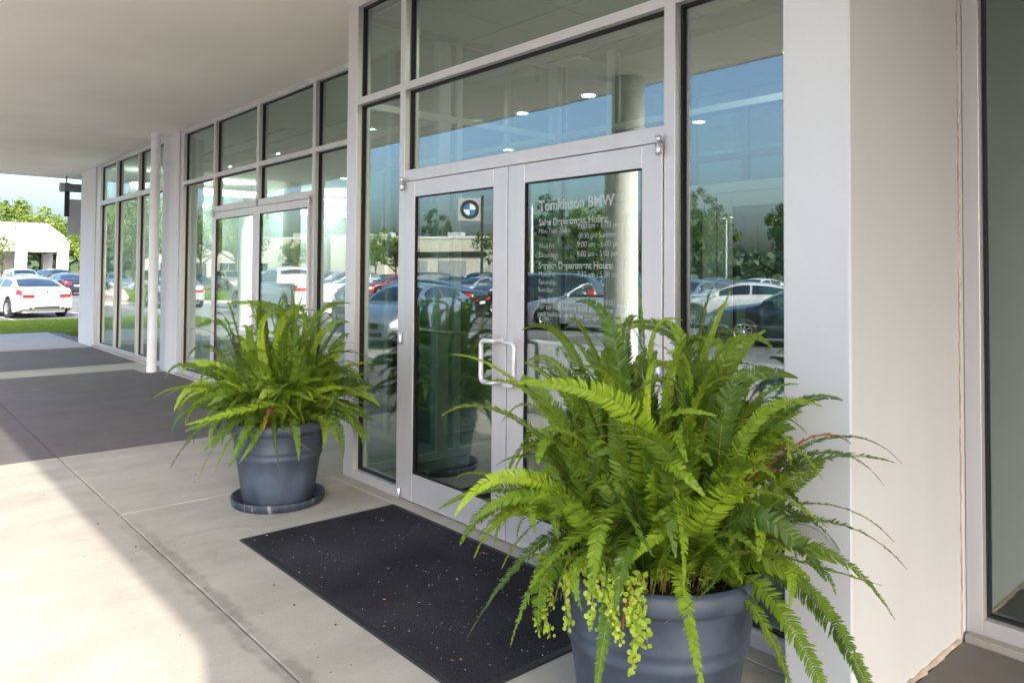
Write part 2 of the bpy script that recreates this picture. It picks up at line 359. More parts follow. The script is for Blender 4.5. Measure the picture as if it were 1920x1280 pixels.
boxo('wall', M['iwall'], BLD, XL, XR, YI, YI+.3, -.1, ZS+.31)
boxo('wall', M['stucco'], BLD, XL, XL+.2, D2+.3, YI, -.1, ZS+.31)
boxo('wall', M['iwall'], BLD, XR-.2, XR, D2+.3, YI, -.1, ZS+.31)
boxo('interior_floor', M['ifloor'], BLD, XL+.2, XR-.2, D2+.06, YI, -.1, .004)
boxo('interior_floor', M['ifloor'], BLD, -5.2, -1.46, D1+.125, D2+.05, -.1, .004)
# piers
def pier(x0, x1, y0, y1): return boxo('pier', M['stucco'], BLD, x0, x1, y0, y1, -.1, ZS-.002, c=.006)
pier(-1.457, -1.203, 2.627, D2+.35)
pier(-12.74, -11.95, D2-.02, D2+.35)
pier(-18.5, -17.2, D2-.02, D2+.28)
pier(7.2, 7.9, D2-.02, D2+.35)
# round canopy columns
for cx in (2.55, -5.3, -12.65, -20.0+.28):
    c = MB(); c.lathe([(.18, -.02), (.18, ZS+.01)], 40, cx, -.36); c.build('column', M['white'], BLD)
# downspout beside the pier
d = MB(); d.tube([(-12.43, 3.50, 0), (-12.43, 3.50, ZS)], .07, 20)
d.lathe([(.075, .0), (.075, .09)], 20, -12.43, 3.50); d.build('downspout', M['pipe'], BLD)
# wavy caulk beads on the right pier
def bead(pts, rad, nm='caulk_bead'):
    rg2 = random.Random(3); P = []; rr = []
    for (a, b_) in zip(pts[:-1], pts[1:]):
        a = Vector(a); b_ = Vector(b_); k = max(2, int((b_-a).length/.03))
        for i in range(k):
            P.append(a.lerp(b_, i/k)+Vector((rg2.uniform(-1,1), rg2.uniform(-1,1), rg2.uniform(-1,1)))*.0025); rr.append(rad*rg2.uniform(.75, 1.25))
    m_ = MB(); m_.tube(P, rr, 8); m_.build(nm, M['caulk'], BLD)
bead([(-1.203, 2.627, .002), (-1.203, D2-.06, .002)], .014)
bead([(-1.200, D2-.055, 0), (-1.200, D2-.055, ZS)], .0035)

# storefront pieces --------------------------------------------------------
DEP = .115; GIN = .062
def vmull(x0, x1, z0, z1, y, par=BLD): return boxo('mullion', M['frame'], par, x0, x1, y, y+DEP, z0, z1, c=.002)
def hbar(x0, x1, z0, z1, y, par=BLD): return boxo('transom_bar', M['frame'], par, x0, x1, y+.002, y+DEP-.002, z0, z1, c=.002)
def pane(x0, x1, z0, z1, y, par=BLD):
    o = boxo('glass_pane', M['glass'], par, x0+.004, x1-.004, y+GIN, y+GIN+.008, z0+.004, z1-.004)
    gk = MB(); e = .011; ya, yb = y+GIN-.016, y+GIN+.024
    gk.box(x0, x0+e, ya, yb, z0, z1); gk.box(x1-e, x1, ya, yb, z0, z1); gk.box(x0+e, x1-e, ya, yb, z0, z0+e); gk.box(x0+e, x1-e, ya, yb, z1-e, z1)
    # leave the pane's own thickness free
    gk.build('gasket', M['gasket'], o); return o
HB0, HB1 = 2.858, 2.911
def glazed(xs, zs_list, y, par=BLD):
    """xs: list of (x0,x1) openings; zs_list: matching (z0,z1) rows"""
    for (x0, x1), rows in zip(xs, zs_list):
        for z0, z1 in rows: pane(x0, x1, z0, z1, y, par)
TOP = ZS-.055

def storefront(y, post_left=True, outer=True):
    """vestibule front: corner post, two sidelights, transom over the pair of doors"""
    vmull(-5.297, -5.147, 0, ZS, y); vmull(-4.538, -4.473, 0, ZS, y); vmull(-2.221, -2.156, 0, ZS, y)
    xe = -1.459 if outer else -1.30
    vmull(xe-.05, xe, 0, ZS, y)
    rows = ((-5.147, -4.538), (-2.156, xe-.05))
    for a, b in rows:
        hbar(a, b, 0, .066, y); hbar(a, b, HB0, HB1, y); hbar(a, b, TOP, ZS, y)
        pane(a, b, .066, HB0, y); pane(a, b, HB1, TOP, y)
    a, b = -4.473, -2.221
    hbar(a, b, 2.208, 2.287, y); hbar(a, b, HB0, HB1, y); hbar(a, b, TOP, ZS, y)
    pane(a, b, 2.287, HB0, y); pane(a, b, HB1, TOP, y)
storefront(D1); YV = 5.09
storefront(YV, outer=False)
# vestibule side walls of glass
def side_wall(x):
    boxo('mullion', M['frame'], BLD, x, x+.06, 3.90, 3.96, 0, 3.6, c=.002)
    for (z0, z1) in ((0, .066), (HB0, HB1), (3.545, 3.6)):
        boxo('transom_bar', M['frame'], BLD, x+.002, x+.058, D1+DEP+.002, 3.898, z0, z1); boxo('transom_bar', M['frame'], BLD, x+.002, x+.058, 3.962, YV-.002, z0, z1)
    for (y0, y1) in ((D1+DEP+.002, 3.898), (3.962, YV-.002)):
        for (z0, z1) in ((.066, HB0), (HB1, 3.545)): boxo('glass_pane', M['glass'], BLD, x+.026, x+.034, y0, y1, z0, z1)
side_wall(-5.25)
boxo('wall', M['iwall'], BLD, -1.35, -1.21, D2+.36, YV+.1, -.1, 3.6)

def door(x0, x1, y, hinge, zt=2.203, face=0.005, stile=(.135, .13), rails=(.19, .11), handle=True, letters=None, par=BLD, gl='doorglass'):
    ya, yb = y-face, y+.045
    f = MB(); gx0, gx1, gz0, gz1 = x0+stile[0], x1-stile[1], .012+rails[0], zt-rails[1]
    f.cbox(x0, gx0, ya, yb, .012, zt, c=.002); f.cbox(gx1, x1, ya, yb, .012, zt, c=.002)
    f.cbox(gx0+.0005, gx1-.0005, ya+.0005, yb-.001, .013, gz0, c=.002); f.cbox(gx0+.0005, gx1-.0005, ya+.0005, yb-.001, gz1, zt-.001, c=.002)
    leaf = f.build('door', M['frame'], par)
    gk = MB(); e = .007
    for b in ((gx0, gx0+e, gz0, gz1), (gx1-e, gx1, gz0, gz1), (gx0+e, gx1-e, gz0, gz0+e), (gx0+e, gx1-e, gz1-e, gz1)): gk.box(b[0], b[1], ya+.006, yb-.006, b[2], b[3])
    gk.build('gasket', M['gasket'], leaf)
    boxo('glass_pane', M[gl], leaf, gx0+e, gx1-e, ya+.016, ya+.024, gz0+e, gz1-e)
    bar = MB(); xa, xb = gx0-.03, gx1+.03
    bar.tube([(xa, yb+.0, 1.175), (xa, yb+.05, 1.175), (xb, yb+.05, 1.175), (xb, yb, 1.175)], .014, 10); bar.build('push_bar', M['steel'], leaf)
    if handle:
        s_ = -1 if hinge == 'L' else 1                       # pull curves away from the meeting stile
        xm = (x1-.04) if hinge == 'L' else (x0+.04)
        off = s_*.105; o_ = -.072; zc, hz, rc = 1.052, .122, .032
        P = [Vector((xm, ya+.004, zc+hz)), Vector((xm, ya+o_*.55, zc+hz))]
        for t in range(1, 5): a = t/5*math.pi/2; P.append(Vector((xm+off*.30*(1-math.cos(a)), ya+o_*(.55+.45*math.sin(a)), zc+hz)))
        P.append(Vector((xm+off-s_*rc, ya+o_, zc+hz)))
        for t in range(1, 7): a = t/6*math.pi/2; P.append(Vector((xm+off-s_*rc*(1-math.sin(a)), ya+o_, zc+hz-rc*(1-math.cos(a)))))
        P2 = [Vector((p.x, p.y, 2*zc-p.z)) for p in reversed(P)]
        hm = MB(); hm.tube(P+P2, .0145, 12); hm.build('pull_handle', M['handle'], leaf)
        for dz in (hz, -hz):
            pl = MB(); pl.tube([(xm, ya+.002, zc+dz), (xm, ya-.004, zc+dz)], .019, 14); pl.build('handle_rose', M['handle'], leaf)
        if hinge == 'R':
            kc = MB(); kc.tube([(x0+.055, ya+.004, zc+.02), (x0+.055, ya-.008, zc+.02)], .016, 14); kc.build('lock_cylinder', M['steel'], leaf)
    xp = x0+.005 if hinge == 'L' else x1-.005
    for (z0, z1, rad) in ((zt-.062, zt-.004, .017), (zt+.003, zt+.032, .018), (1.07, 1.15, .012), (.008, .085, .012)):
        pv = MB(); pv.lathe([(rad*.3, z0), (rad*.82, z0+.002), (rad, z0+.02 if z1-z0 > .04 else z0+.006), (rad, z1-.004), (rad*.6, z1)], 16, xp, y-.026, cap0=True, cap1=True)
        pv.build('pivot', M['steel'], leaf)
    return leaf
door(-4.468, -3.358, D1, 'L')
DR = door(-3.350, -2.226, D1, 'R', stile=(.142, .124))
door(-4.468, -3.381, YV, 'L'); door(-3.373, -2.226, YV, 'R')

# lettering on the right door, flat white vinyl on the glass
def text(body, x, z, size, leaf, y=D1-.005+.0145, bold=0.0, width=None, align='LEFT'):
    cu = bpy.data.curves.new('t', 'FONT'); cu.body = body; cu.size = size; cu.align_x = align; cu.offset = bold
    o = bpy.data.objects.new('t', cu); COL.objects.link(o)
    dg = bpy.context.evaluated_depsgraph_get(); me = bpy.data.meshes.new_from_object(o.evaluated_get(dg)); bpy.data.objects.remove(o)
    xs = [v.co.x for v in me.vertices]; k = width/(max(xs)-min(xs)) if width else 1
    for v in me.vertices: v.co = Vector((x+v.co.x*k, y, z+v.co.y))
    me.materials.clear(); me.materials.append(M['letter']); return link('lettering', me, leaf)
text('Tomkinson BMW', -3.098, 1.925, .083, DR, bold=.0022, width=.562)
text('Sales Department Hours:', -3.100, 1.842, .052, DR, bold=.0015, width=.52)
text('Mon-Tues-Thurs:', -3.100, 1.797, .040, DR, width=.25); text('9:00 am - 8:00 pm', -2.80, 1.812, .044, DR, width=.30)
text('(8:30 pm Summer)', -2.79, 1.762, .042, DR, width=.28)
text('Wed-Fri:', -3.100, 1.712, .042, DR, width=.13); text('9:00 am - 6:00 pm', -2.80, 1.715, .044, DR, width=.30)
text('Saturday:', -3.100, 1.662, .042, DR, width=.155); text('9:00 am - 5:00 pm', -2.80, 1.665, .044, DR, width=.285)
text('Service Department Hours:', -3.100, 1.600, .052, DR, bold=.0015, width=.555)
text('Mon-Fri:', -3.100, 1.556, .042, DR, width=.135); text('7:30 am - 5:30 pm', -2.80, 1.557, .044, DR, width=.29)
text('Saturday:', -3.100, 1.512, .040, DR, width=.15); text('Sunday:', -3.104, 1.470, .040, DR, width=.125)
text('This door remains locked until 8:00 am.', -3.106, 1.413, .042, DR, width=.64)
text('For service before 8:00 am, please pull', -3.107, 1.374, .042, DR, width=.63)
text('your vehicle up to the garage door entrance.', -3.107, 1.335, .042, DR, width=.715)

# long window wall ---------------------------------------------------------
y = D2
vmull(-11.944, -11.80, .0, ZS, y)
for x in (-10.555, -7.56, -6.05): vmull(x, x+.065, 0, ZS, y)
vmull(-9.07, -9.005, 2.45, ZS, y); vmull(-5.30, -5.20, 0, ZS, y)
xs = [-11.80, -10.555, -10.49, -9.07, -9.005, -7.56, -7.495, -6.05, -5.985, -5.30]
for a, b in zip(xs[0::2], xs[1::2]):
    hbar(a, b, HB0-.004, HB1, y); hbar(a, b, TOP, ZS, y); pane(a, b, HB1, TOP, y)
    if -10.6 < a < -7.6: hbar(a, b, 2.37, 2.45, y); pane(a, b, 2.45, HB0-.004, y)
    else: hbar(a, b, .0, .09, y); pane(a, b, .09, HB0-.004, y)
door(-10.488, -9.042, y, 'L', zt=2.365, stile=(.075, .095), rails=(.19, .095), handle=False); door(-9.034, -7.562, y, 'R', zt=2.365, stile=(.095, .09), rails=(.19, .095), handle=False)
boxo('mullion', M['white'], BLD, -7.60, -7.568, y-.03, y-.006, .02, 2.37, c=.003)
vmull(-17.19, -16.9, .0, ZS, y)
for x in (-15.71, -14.24): vmull(x, x+.07, .07, ZS, y)
xs = [-16.9, -15.71, -15.64, -14.24, -14.17, -12.745]
for a, b in zip(xs[0::2], xs[1::2]):
    hbar(a, b, HB0, HB1+.03, y); hbar(a, b, TOP, ZS, y); pane(a, b, HB1+.03, TOP, y); hbar(a, b, .0, .10, y); pane(a, b, .10, HB0, y)
boxo('sill', M['concrete'], BLD, -17.19, -12.745, y-.045, y-.003, -.05, .035)
boxo('sill', M['concrete'], BLD, -11.94, -5.30, y-.04, y-.003, -.05, .028)
# window right of the big pier
vmull(-1.200, -1.135, 0, ZS, y); hbar(-1.135, 7.2, 0, .085, y); hbar(-1.135, 7.2, TOP, ZS, y); hbar(-1.135, 7.2, .0851, .087, y)
for x in (1.45, 4.3): vmull(x, x+.065, .087, TOP, y)
for a, b in ((-1.135, 1.45), (1.515, 4.3), (4.365, 7.2)): pane(a, b, .087, TOP, y)
boxo('sill', M['concrete'], BLD, -1.19, 7.2, y-.05, y-.003, -.05, .022)
boxo('wall', M['stucco'], BLD, 7.9, XR, y, y+.3, -.1, ZS-.002)

# interior -----------------------------------------------------------------
boxo('ceiling', M['iceil2'], BLD, XL+.2, -5.32, D2+.14, 4.95, 3.60, 3.66)
boxo('ceiling', M['grid'], BLD, XL+.2, XR-.2, 4.96, YI, 3.585, 3.62)
boxo('ceiling', M['grid'], BLD, -5.30, -1.30, D1+.12, 4.95, 3.612, 3.64)
boxo('ceiling', M['iceil2'], BLD, -1.2, XR-.2, D2+.14, 4.95, 3.60, 3.66)
boxo('bulkhead', M['iceil2'], BLD, XL+.2, -5.32, 4.94, 4.99, 3.42, 3.584)
tm = MB(); tm.cbox(.008, .602, .008, 1.212, -.018, .0, c=.004); tme = tm.mesh('ceiling_tile', M['iceil'])
def tile(x, yy, z, sy=1.0):
    o = link('ceiling_tile', tme, BLD); o.location = (x, yy, z); o.scale = (1, sy, 1)
for i in range(6):
    for j in range(2): tile(-5.27+.61*i+.007, 3.05+1.0*j, 3.612, .80)
for i in range(22):
    for j in range(5): tile(-18.2+.61*i, 5.0+1.22*j, 3.585)
for (x, yy) in ((-5.74, 6.14), (-9.2, 7.96), (-5.78, 8.29), (-12.2, 5.33), (-14.35, 5.32), (-14.5, 7.88), (-12.0, 9.26), (-9.24, 11.1), (-2.6, 6.2), (-2.6, 8.3), (-3.4, 4.0), (-9.2, 5.4)):
    zc = 3.565 if yy > 4.97 else 3.594
    l = MB(); l.lathe([(.10, zc+.004), (.105, zc-.006), (.085, zc-.010), (.082, zc+.002)], 24, x, yy); dl = l.build('downlight', M['white'], BLD)
    l = MB(); l.add([(x+.082*math.cos(2*math.pi*i/20), yy+.082*math.sin(2*math.pi*i/20), zc-.004) for i in range(20)], [tuple(range(19,-1,-1))]); l.build('diffuser', M['lamp'], dl)
    L = bpy.data.lights.new('downlight_lamp', 'AREA'); L.shape = 'DISK'; L.size = .16; L.energy = 5.5; L.color = (1, .93, .80)
    lo = link('downlight_lamp', L, dl); lo.location = (x, yy, zc-.02)
for (x, y0, y1, z) in ((-16.9, 5.62, 6.92, 3.30), (-16.9, 8.73, 9.30, 3.30), (-17.8, 5.85, 6.15, 3.05), (-17.8, 8.05, 8.70, 3.05), (-17.8, 9.30, 9.95, 3.05), (-16.5, 4.2, 4.5, 3.28)):
    f = MB(); f.add([(x-.16, y0, z+.05), (x+.16, y0, z+.05), (x+.16, y1, z+.05), (x-.16, y1, z+.05), (x-.11, y0+.03, z-.06), (x+.11, y0+.03, z-.06), (x+.11, y1-.06, z-.06), (x-.11, y1-.06, z-.06)],
                    [(0,1,5,4),(1,2,6,5),(2,3,7,6),(3,0,4,7),(4,5,6,7),(3,2,1,0)]); fo = f.build('strip_light', M['tube'], BLD)
    r_ = MB(); r_.tube([(x, y0+.08, z+.05), (x, y0+.08, 3.59)], .008, 6); r_.tube([(x, y1-.08, z+.05), (x, y1-.08, 3.59)], .008, 6); r_.build('hanger', M['darkmetal'], fo)
boxo('interior_column', M['icol'], BLD, -6.15, -5.90, D2+.15, D2+.40, 0, 3.6)
for (x, yy) in ((-10.6, 7.5), (-16.2, 7.5), (-4.0, 9.5), (3.0, 9.5)):
    c = MB(); c.lathe([(.2, 0), (.2, 3.59)], 28, x, yy); c.build('interior_column', M['icol'], BLD)
sg = MB()
for i in range(2): sg.box(-13.5+1.9*i, -12.1+1.9*i, 4.55, 4.62, 3.592, 3.598)
sg.build('air_slot', M['black'], BLD)
rc = tag(empty('reception_desk', (-9.5, 13.2, 0)), 'pale reception desk at the back of the showroom', 'desk')
boxo('counter', M['icol'], rc, -1.6, 1.6, -.35, .35, 0.0, 1.02, c=.01); boxo('counter_top', M['darkmetal'], rc, -1.7, 1.7, -.45, .45, 1.022, 1.06, c=.008)

# things in the vestibule
vm = MB(); vm.cbox(-4.9, -1.75, 3.05, 4.95, .004, .014, c=.004)
tag(vm.build('vestibule_mat', M['carpet']), 'plain dark carpet mat on the floor inside the vestibule', 'mat')
# ------------------------------------------------------------------ entrance mat
em = tag(empty('entrance_mat', (0,0,0)), 'black waffle carpet mat with rubber border on the concrete before the glass doors', 'mat')
X0, X1, Y0, Y1 = -4.39, -2.225, 1.735, 2.795
b = MB(); e = .035
ring = [(X0, Y0), (X1, Y0), (X1, Y1), (X0, Y1)]; inn = [(X0+e, Y0+e), (X1-e, Y0+e), (X1-e, Y1-e), (X0+e, Y1-e)]
b.add([(x, y_, .0015) for x, y_ in ring]+[(x+(.006 if x < -3 else -.006), y_+(.006 if y_ < 2.2 else -.006), .008) for x, y_ in ring]+[(x, y_, .0095) for x, y_ in inn],
      [(i, (i+1) % 4, 4+(i+1) % 4, 4+i) for i in range(4)]+[(4+i, 4+(i+1) % 4, 8+(i+1) % 4, 8+i) for i in range(4)]+[(3,2,1,0)])
b.build('rubber_border', M['rubber'], em)
c = MB(); nx, ny = 72, 36
vs_ = []; rgm = random.Random(4)
for j in range(ny+1):
    for i in range(nx+1):
        x = X0+e-.002+(X1-X0-2*e+.004)*i/nx; y_ = Y0+e-.002+(Y1-Y0-2*e+.004)*j/ny
        edge = min(i, nx-i, j, ny-j) == 0
        vs_.append((x, y_, .0085 if edge else .0125+.0012*mnoise.noise((x*5, y_*5, 1))+rgm.uniform(-.0008, .0008)))
c.add(vs_, [(j*(nx+1)+i, j*(nx+1)+i+1, (j+1)*(nx+1)+i+1, (j+1)*(nx+1)+i) for j in range(ny) for i in range(nx)], 0, False)
c.build('carpet', M['carpet'], em)
def litter(nm, n, mt, smin, smax, seed, label):
    r_ = random.Random(seed); q = MB()
    for i in range(n):
        x = r_.uniform(X0+.05, X1-.03); y_ = r_.uniform(Y0+.04, Y1-.04); a = r_.uniform(0, 6.28); L_ = r_.uniform(smin, smax); W_ = L_*r_.uniform(.15, .6)
        if r_.random() < .5: W_ = L_*.12
        ca, sa = math.cos(a), math.sin(a); z = .0155
        q.add([(x-ca*L_, y_-sa*L_, z), (x+sa*W_, y_-ca*W_, z+.001+.3*W_), (x+ca*L_, y_+sa*L_, z+.002), (x-sa*W_, y_+ca*W_, z)], [(0,1,2,3)])
    tag(q.build(nm, mt), label, 'litter', kind='stuff')
litter('dry_litter', 330, M['litter'], .002, .008, 2, 'tiny pale dry plant bits scattered over the black mat')
litter('leaf_litter', 16, M['orange'], .006, .012, 9, 'small orange leaf flakes lying on the black mat')

# ------------------------------------------------------------------ potted ferns
def frond_mesh(P, seed, width=.05, mats=None, spacing=.0105, roll0=0.0, out=None, curl=.0):
    """one frond: a midrib along a Bezier and two rows of narrow leaflets"""
    rg = random.Random(seed); P = [Vector(p) for p in P]
    n = 26; C = []
    for i in range(n+1):
        t = i/n; u_ = 1-t; C.append(P[0]*u_**3+P[1]*3*u_*u_*t+P[2]*3*u_*t*t+P[3]*t**3)
    ln = [0]
    for i in range(n): ln.append(ln[-1]+(C[i+1]-C[i]).length)
    Lt = ln[-1]
    if out is None:
        out = Vector((P[3].x-P[0].x, P[3].y-P[0].y, 0))
        if out.length < .02: out = Vector((1, 0, 0))
    out.normalize(); side = Vector((-out.y, out.x, 0))
    tw = rg.uniform(-.9, .9); m = MB()
    def frame(s):
        i = 0
        while i < n-1 and ln[i+1] < s: i += 1
        f = (s-ln[i])/max(1e-6, ln[i+1]-ln[i]); p = C[i].lerp(C[i+1], f)
        T = (C[min(i+2, n)]-C[max(i-1, 0)]).normalized(); S = (side-T*side.dot(T)).normalized()
        S = Matrix.Rotation(roll0+tw*(s/Lt)**1.5, 3, T) @ S
        return p, T, S, S.cross(T)
    m.tube([frame(Lt*i/14)[0] for i in range(15)], [.0022*(1-.75*i/14) for i in range(15)], 4, 1, False)
    s = Lt*.10; k = 0
    while s < Lt-.003:
        t = s/Lt; env = min(1, .35+(t-.10)/.28) * (1-max(0, (t-.42)/.58)**1.7*.93)
        p, T, S, Nn = frame(s)
        for sd in (-1, 1):
            if rg.random() < .025: continue
            L_ = width*env*rg.uniform(.86, 1.10); W_ = spacing*.41*(.6+.4*env)*rg.uniform(.9, 1.15)
            sw = .22+.55*t*t+rg.uniform(-.10, .10)
            d_ = (S*sd+T*sw+Nn*rg.uniform(.05, .34)).normalized(); wv = (T-d_*T.dot(d_)).normalized()
            wv = (wv+Nn*rg.uniform(-.45, .45)).normalized()
            dn = Nn*(-L_*rg.uniform(.05, .34)); hook = T*L_*.14
            a0 = p; a1 = p+d_*L_*.45+dn*.25; a2 = p+d_*L_*.80+dn*.7+hook*.5; a3 = p+d_*L_+dn+hook
            m.add([a0-wv*W_*.7, a0+wv*W_*.7, a1-wv*W_, a1+wv*W_, a2-wv*W_*.72, a2+wv*W_*.72, a3], [(0,1,3,2),(2,3,5,4),(4,5,6)], 0, False)
        s += spacing*(1-.42*t); k += 1
    return m.mesh('frond', mats)
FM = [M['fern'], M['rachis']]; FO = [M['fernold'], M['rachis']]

def pot(root):
    p = MB()
    prof = [(0, .0), (.225, .0), (.235, .01), (.262, .20), (.279, .305), (.288, .312), (.291, .325), (.288, .338), (.286, .350), (.293, .362), (.296, .376), (.292, .388),
            (.305, .47), (.310, .487), (.334, .492), (.343, .503), (.345, .522), (.341, .545), (.330, .560), (.318, .556), (.312, .535), (.305, .50), (.300, .47)]
    p.lathe(prof, 72); p.build('pot', M['pot'], root)
    s_ = MB(); n = 40; vs_ = [(0, 0, .50)]; fs = []
    for r_i in range(1, 7):
        for i in range(n):
            a = 2*math.pi*i/n; rr = .302*r_i/6; vs_.append((rr*math.cos(a), rr*math.sin(a), .50-.012*(r_i/6)**3+.014*mnoise.noise((rr*math.cos(a)*18, rr*math.sin(a)*18, 3))))
    for i in range(n): fs.append((0, 1+i, 1+(i+1) % n))
    for r_i in range(5):
        for i in range(n): a = 1+r_i*n+i; b_ = 1+r_i*n+(i+1) % n; fs.append((a, a+n, b_+n, b_))
    s_.add(vs_, fs, 0, True); s_.build('soil', M['soil'], root)
def fern(root, seed, customs, n_up, n_mid, n_out, hmax=.90, droop=.15, spread=.60, vert=.84, light=.35):
    rg = random.Random(seed); k = 0
    def put(P, w_, mt, roll=0.0):
        nonlocal k
        k += 1
        if rg.random() < .5: w_ *= rg.uniform(.58, .80)
        link('frond', frond_mesh(P, seed*1000+k, w_, mt, roll0=roll, spacing=.0022+w_*.168), root)
    G = lambda s_: Vector((rg.gauss(0, s_), rg.gauss(0, s_), rg.gauss(0, s_)))
    for i in range(n_up):
        a = rg.uniform(0, 6.28); o = Vector((math.cos(a), math.sin(a), 0)); b0 = o*rg.uniform(.0, .17)+Vector((0,0,.49)); r_ = rg.uniform(.05, .36); h = rg.uniform(.40, hmax)*(1-.30*(r_/.36)**2)
        cu = Vector((rg.gauss(0, .11), rg.gauss(0, .11), 0)); tip = o*r_+cu+Vector((0, 0, .49+h*rg.uniform(.84, 1.0))); hook = Vector((rg.gauss(0,.08), rg.gauss(0,.08), rg.uniform(.0, .20)))-cu*.6
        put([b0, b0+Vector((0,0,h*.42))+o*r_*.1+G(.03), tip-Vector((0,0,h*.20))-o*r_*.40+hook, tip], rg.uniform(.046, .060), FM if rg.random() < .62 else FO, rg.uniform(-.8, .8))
    for i in range(n_mid):                                     # a dome of arching fronds, filled from the inside out
        a = 6.283*(i*.618034 % 1)+rg.uniform(-.1, .1); E_ = math.asin(rg.uniform(.06, .99)); o = Vector((math.cos(a), math.sin(a), 0)); rad = .40+.60*rg.random()**.55
        tip = o*(spread+.08)*rad*math.cos(E_)+Vector((0, 0, .52+vert*rad*math.sin(E_))); b0 = o*rg.uniform(.02, .20)+Vector((0,0,.49)); L_ = (tip-b0).length
        sd = Vector((-o.y, o.x, 0))*rg.gauss(0, .16); oc = o*math.cos(E_)
        p1 = b0+Vector((0,0,L_*.42))+oc*L_*.10+G(.025); p2 = tip-oc*L_*rg.uniform(.10, .34)+sd+Vector((0,0,rg.uniform(.05, .30)*(1.2-math.sin(E_))))
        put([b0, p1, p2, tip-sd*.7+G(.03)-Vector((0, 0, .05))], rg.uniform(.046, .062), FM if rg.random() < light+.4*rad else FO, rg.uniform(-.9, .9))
    for i in range(n_out):
        a = 6.283*(i+rg.random())/n_out; o = Vector((math.cos(a), math.sin(a), 0)); b0 = o*rg.uniform(.10, .25)+Vector((0,0,.49)); r_ = rg.uniform(.40, .70); z = rg.uniform(.50, .84) if rg.random() > droop else rg.uniform(.28, .5)
        sd = Vector((-o.y, o.x, 0))*rg.gauss(0, .13); tip = o*r_+sd+Vector((0,0,z))
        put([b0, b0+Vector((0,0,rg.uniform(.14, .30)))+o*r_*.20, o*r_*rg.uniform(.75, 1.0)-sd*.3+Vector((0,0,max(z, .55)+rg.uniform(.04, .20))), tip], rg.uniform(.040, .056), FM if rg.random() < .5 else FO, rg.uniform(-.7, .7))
    for (b0, tip, rise, w_, roll, mt) in customs:
        b0 = Vector(b0); tip = Vector(tip); o = Vector((tip.x-b0.x, tip.y-b0.y, 0)); o_l = o.length; on = o.normalized() if o_l > .01 else Vector((1,0,0))
        p1 = b0+on*o_l*.18+Vector((0,0,.16+.45*max(0, tip.z-b0.z))); p2 = b0+on*o_l*.72+Vector((0,0,tip.z-b0.z+rise)); put([b0, p1, p2, tip], w_, FM if mt else FO, roll)

def tips(center, lst):
    """frond tips given sideways (u), up (z) and towards the viewer's side (d) from the pot axis, along the walkway diagonal"""
    c_ = Vector(center); vdir = Vector((c_.x, c_.y, 0)).normalized(); sdir = Vector((-vdir.y, vdir.x, 0))*-1
    out = []
    for (su, z, dd, rise, w_, roll, mt) in lst:
        b0 = sdir*su*.16-vdir*dd*.14+Vector((0,0,.49)); tip = sdir*su-vdir*dd+Vector((0,0,z)); out.append((b0, tip, rise, w_, roll, mt))
    return out
LC, RC_ = (-4.975, 2.235), (-1.651, 2.118)
fl = tag(empty('potted_fern', (LC[0], LC[1], .012)), 'bushy green fern in slate blue pot standing on a saucer beside the entrance post', 'potted plant', 'potted ferns flanking the doors')
pot(fl)
fern(fl, 3, tips(LC, [(-.80, .72, .0, .16, .035, .2, 1), (-.66, .30, .2, .35, .04, .3, 1), (-.50, .20, .25, .40, .04, .1, 1), (-.40, .24, .3, .35, .038, .0, 0), (-.60, 1.16, .1, .12, .04, .4, 0), (-.25, 1.42, .0, -.08, .045, .8, 1),
     (.15, 1.44, .05, -.12, .05, .2, 1), (.35, 1.24, .1, .04, .05, .3, 1), (.66, .90, .0, .06, .04, .2, 1), (.52, 1.05, .1, .1, .042, .3, 1), (.52, .38, .05, .42, .036, .2, 1), (.60, .56, .0, .3, .036, .0, 1), (-.05, 1.05, .42, .0, .05, .1, 1), (.2, .75, .48, .12, .05, .0, 1)]), 30, 190, 64, droop=.50, spread=.70, vert=1.02, light=.12)
fr = tag(empty('potted_fern', (RC_[0], RC_[1], .012)), 'large green fern with yellow creeping plant spilling from slate blue pot before the white pier', 'potted plant', 'potted ferns flanking the doors')
pot(fr); fr.scale = (1.075, 1.075, 1.075)
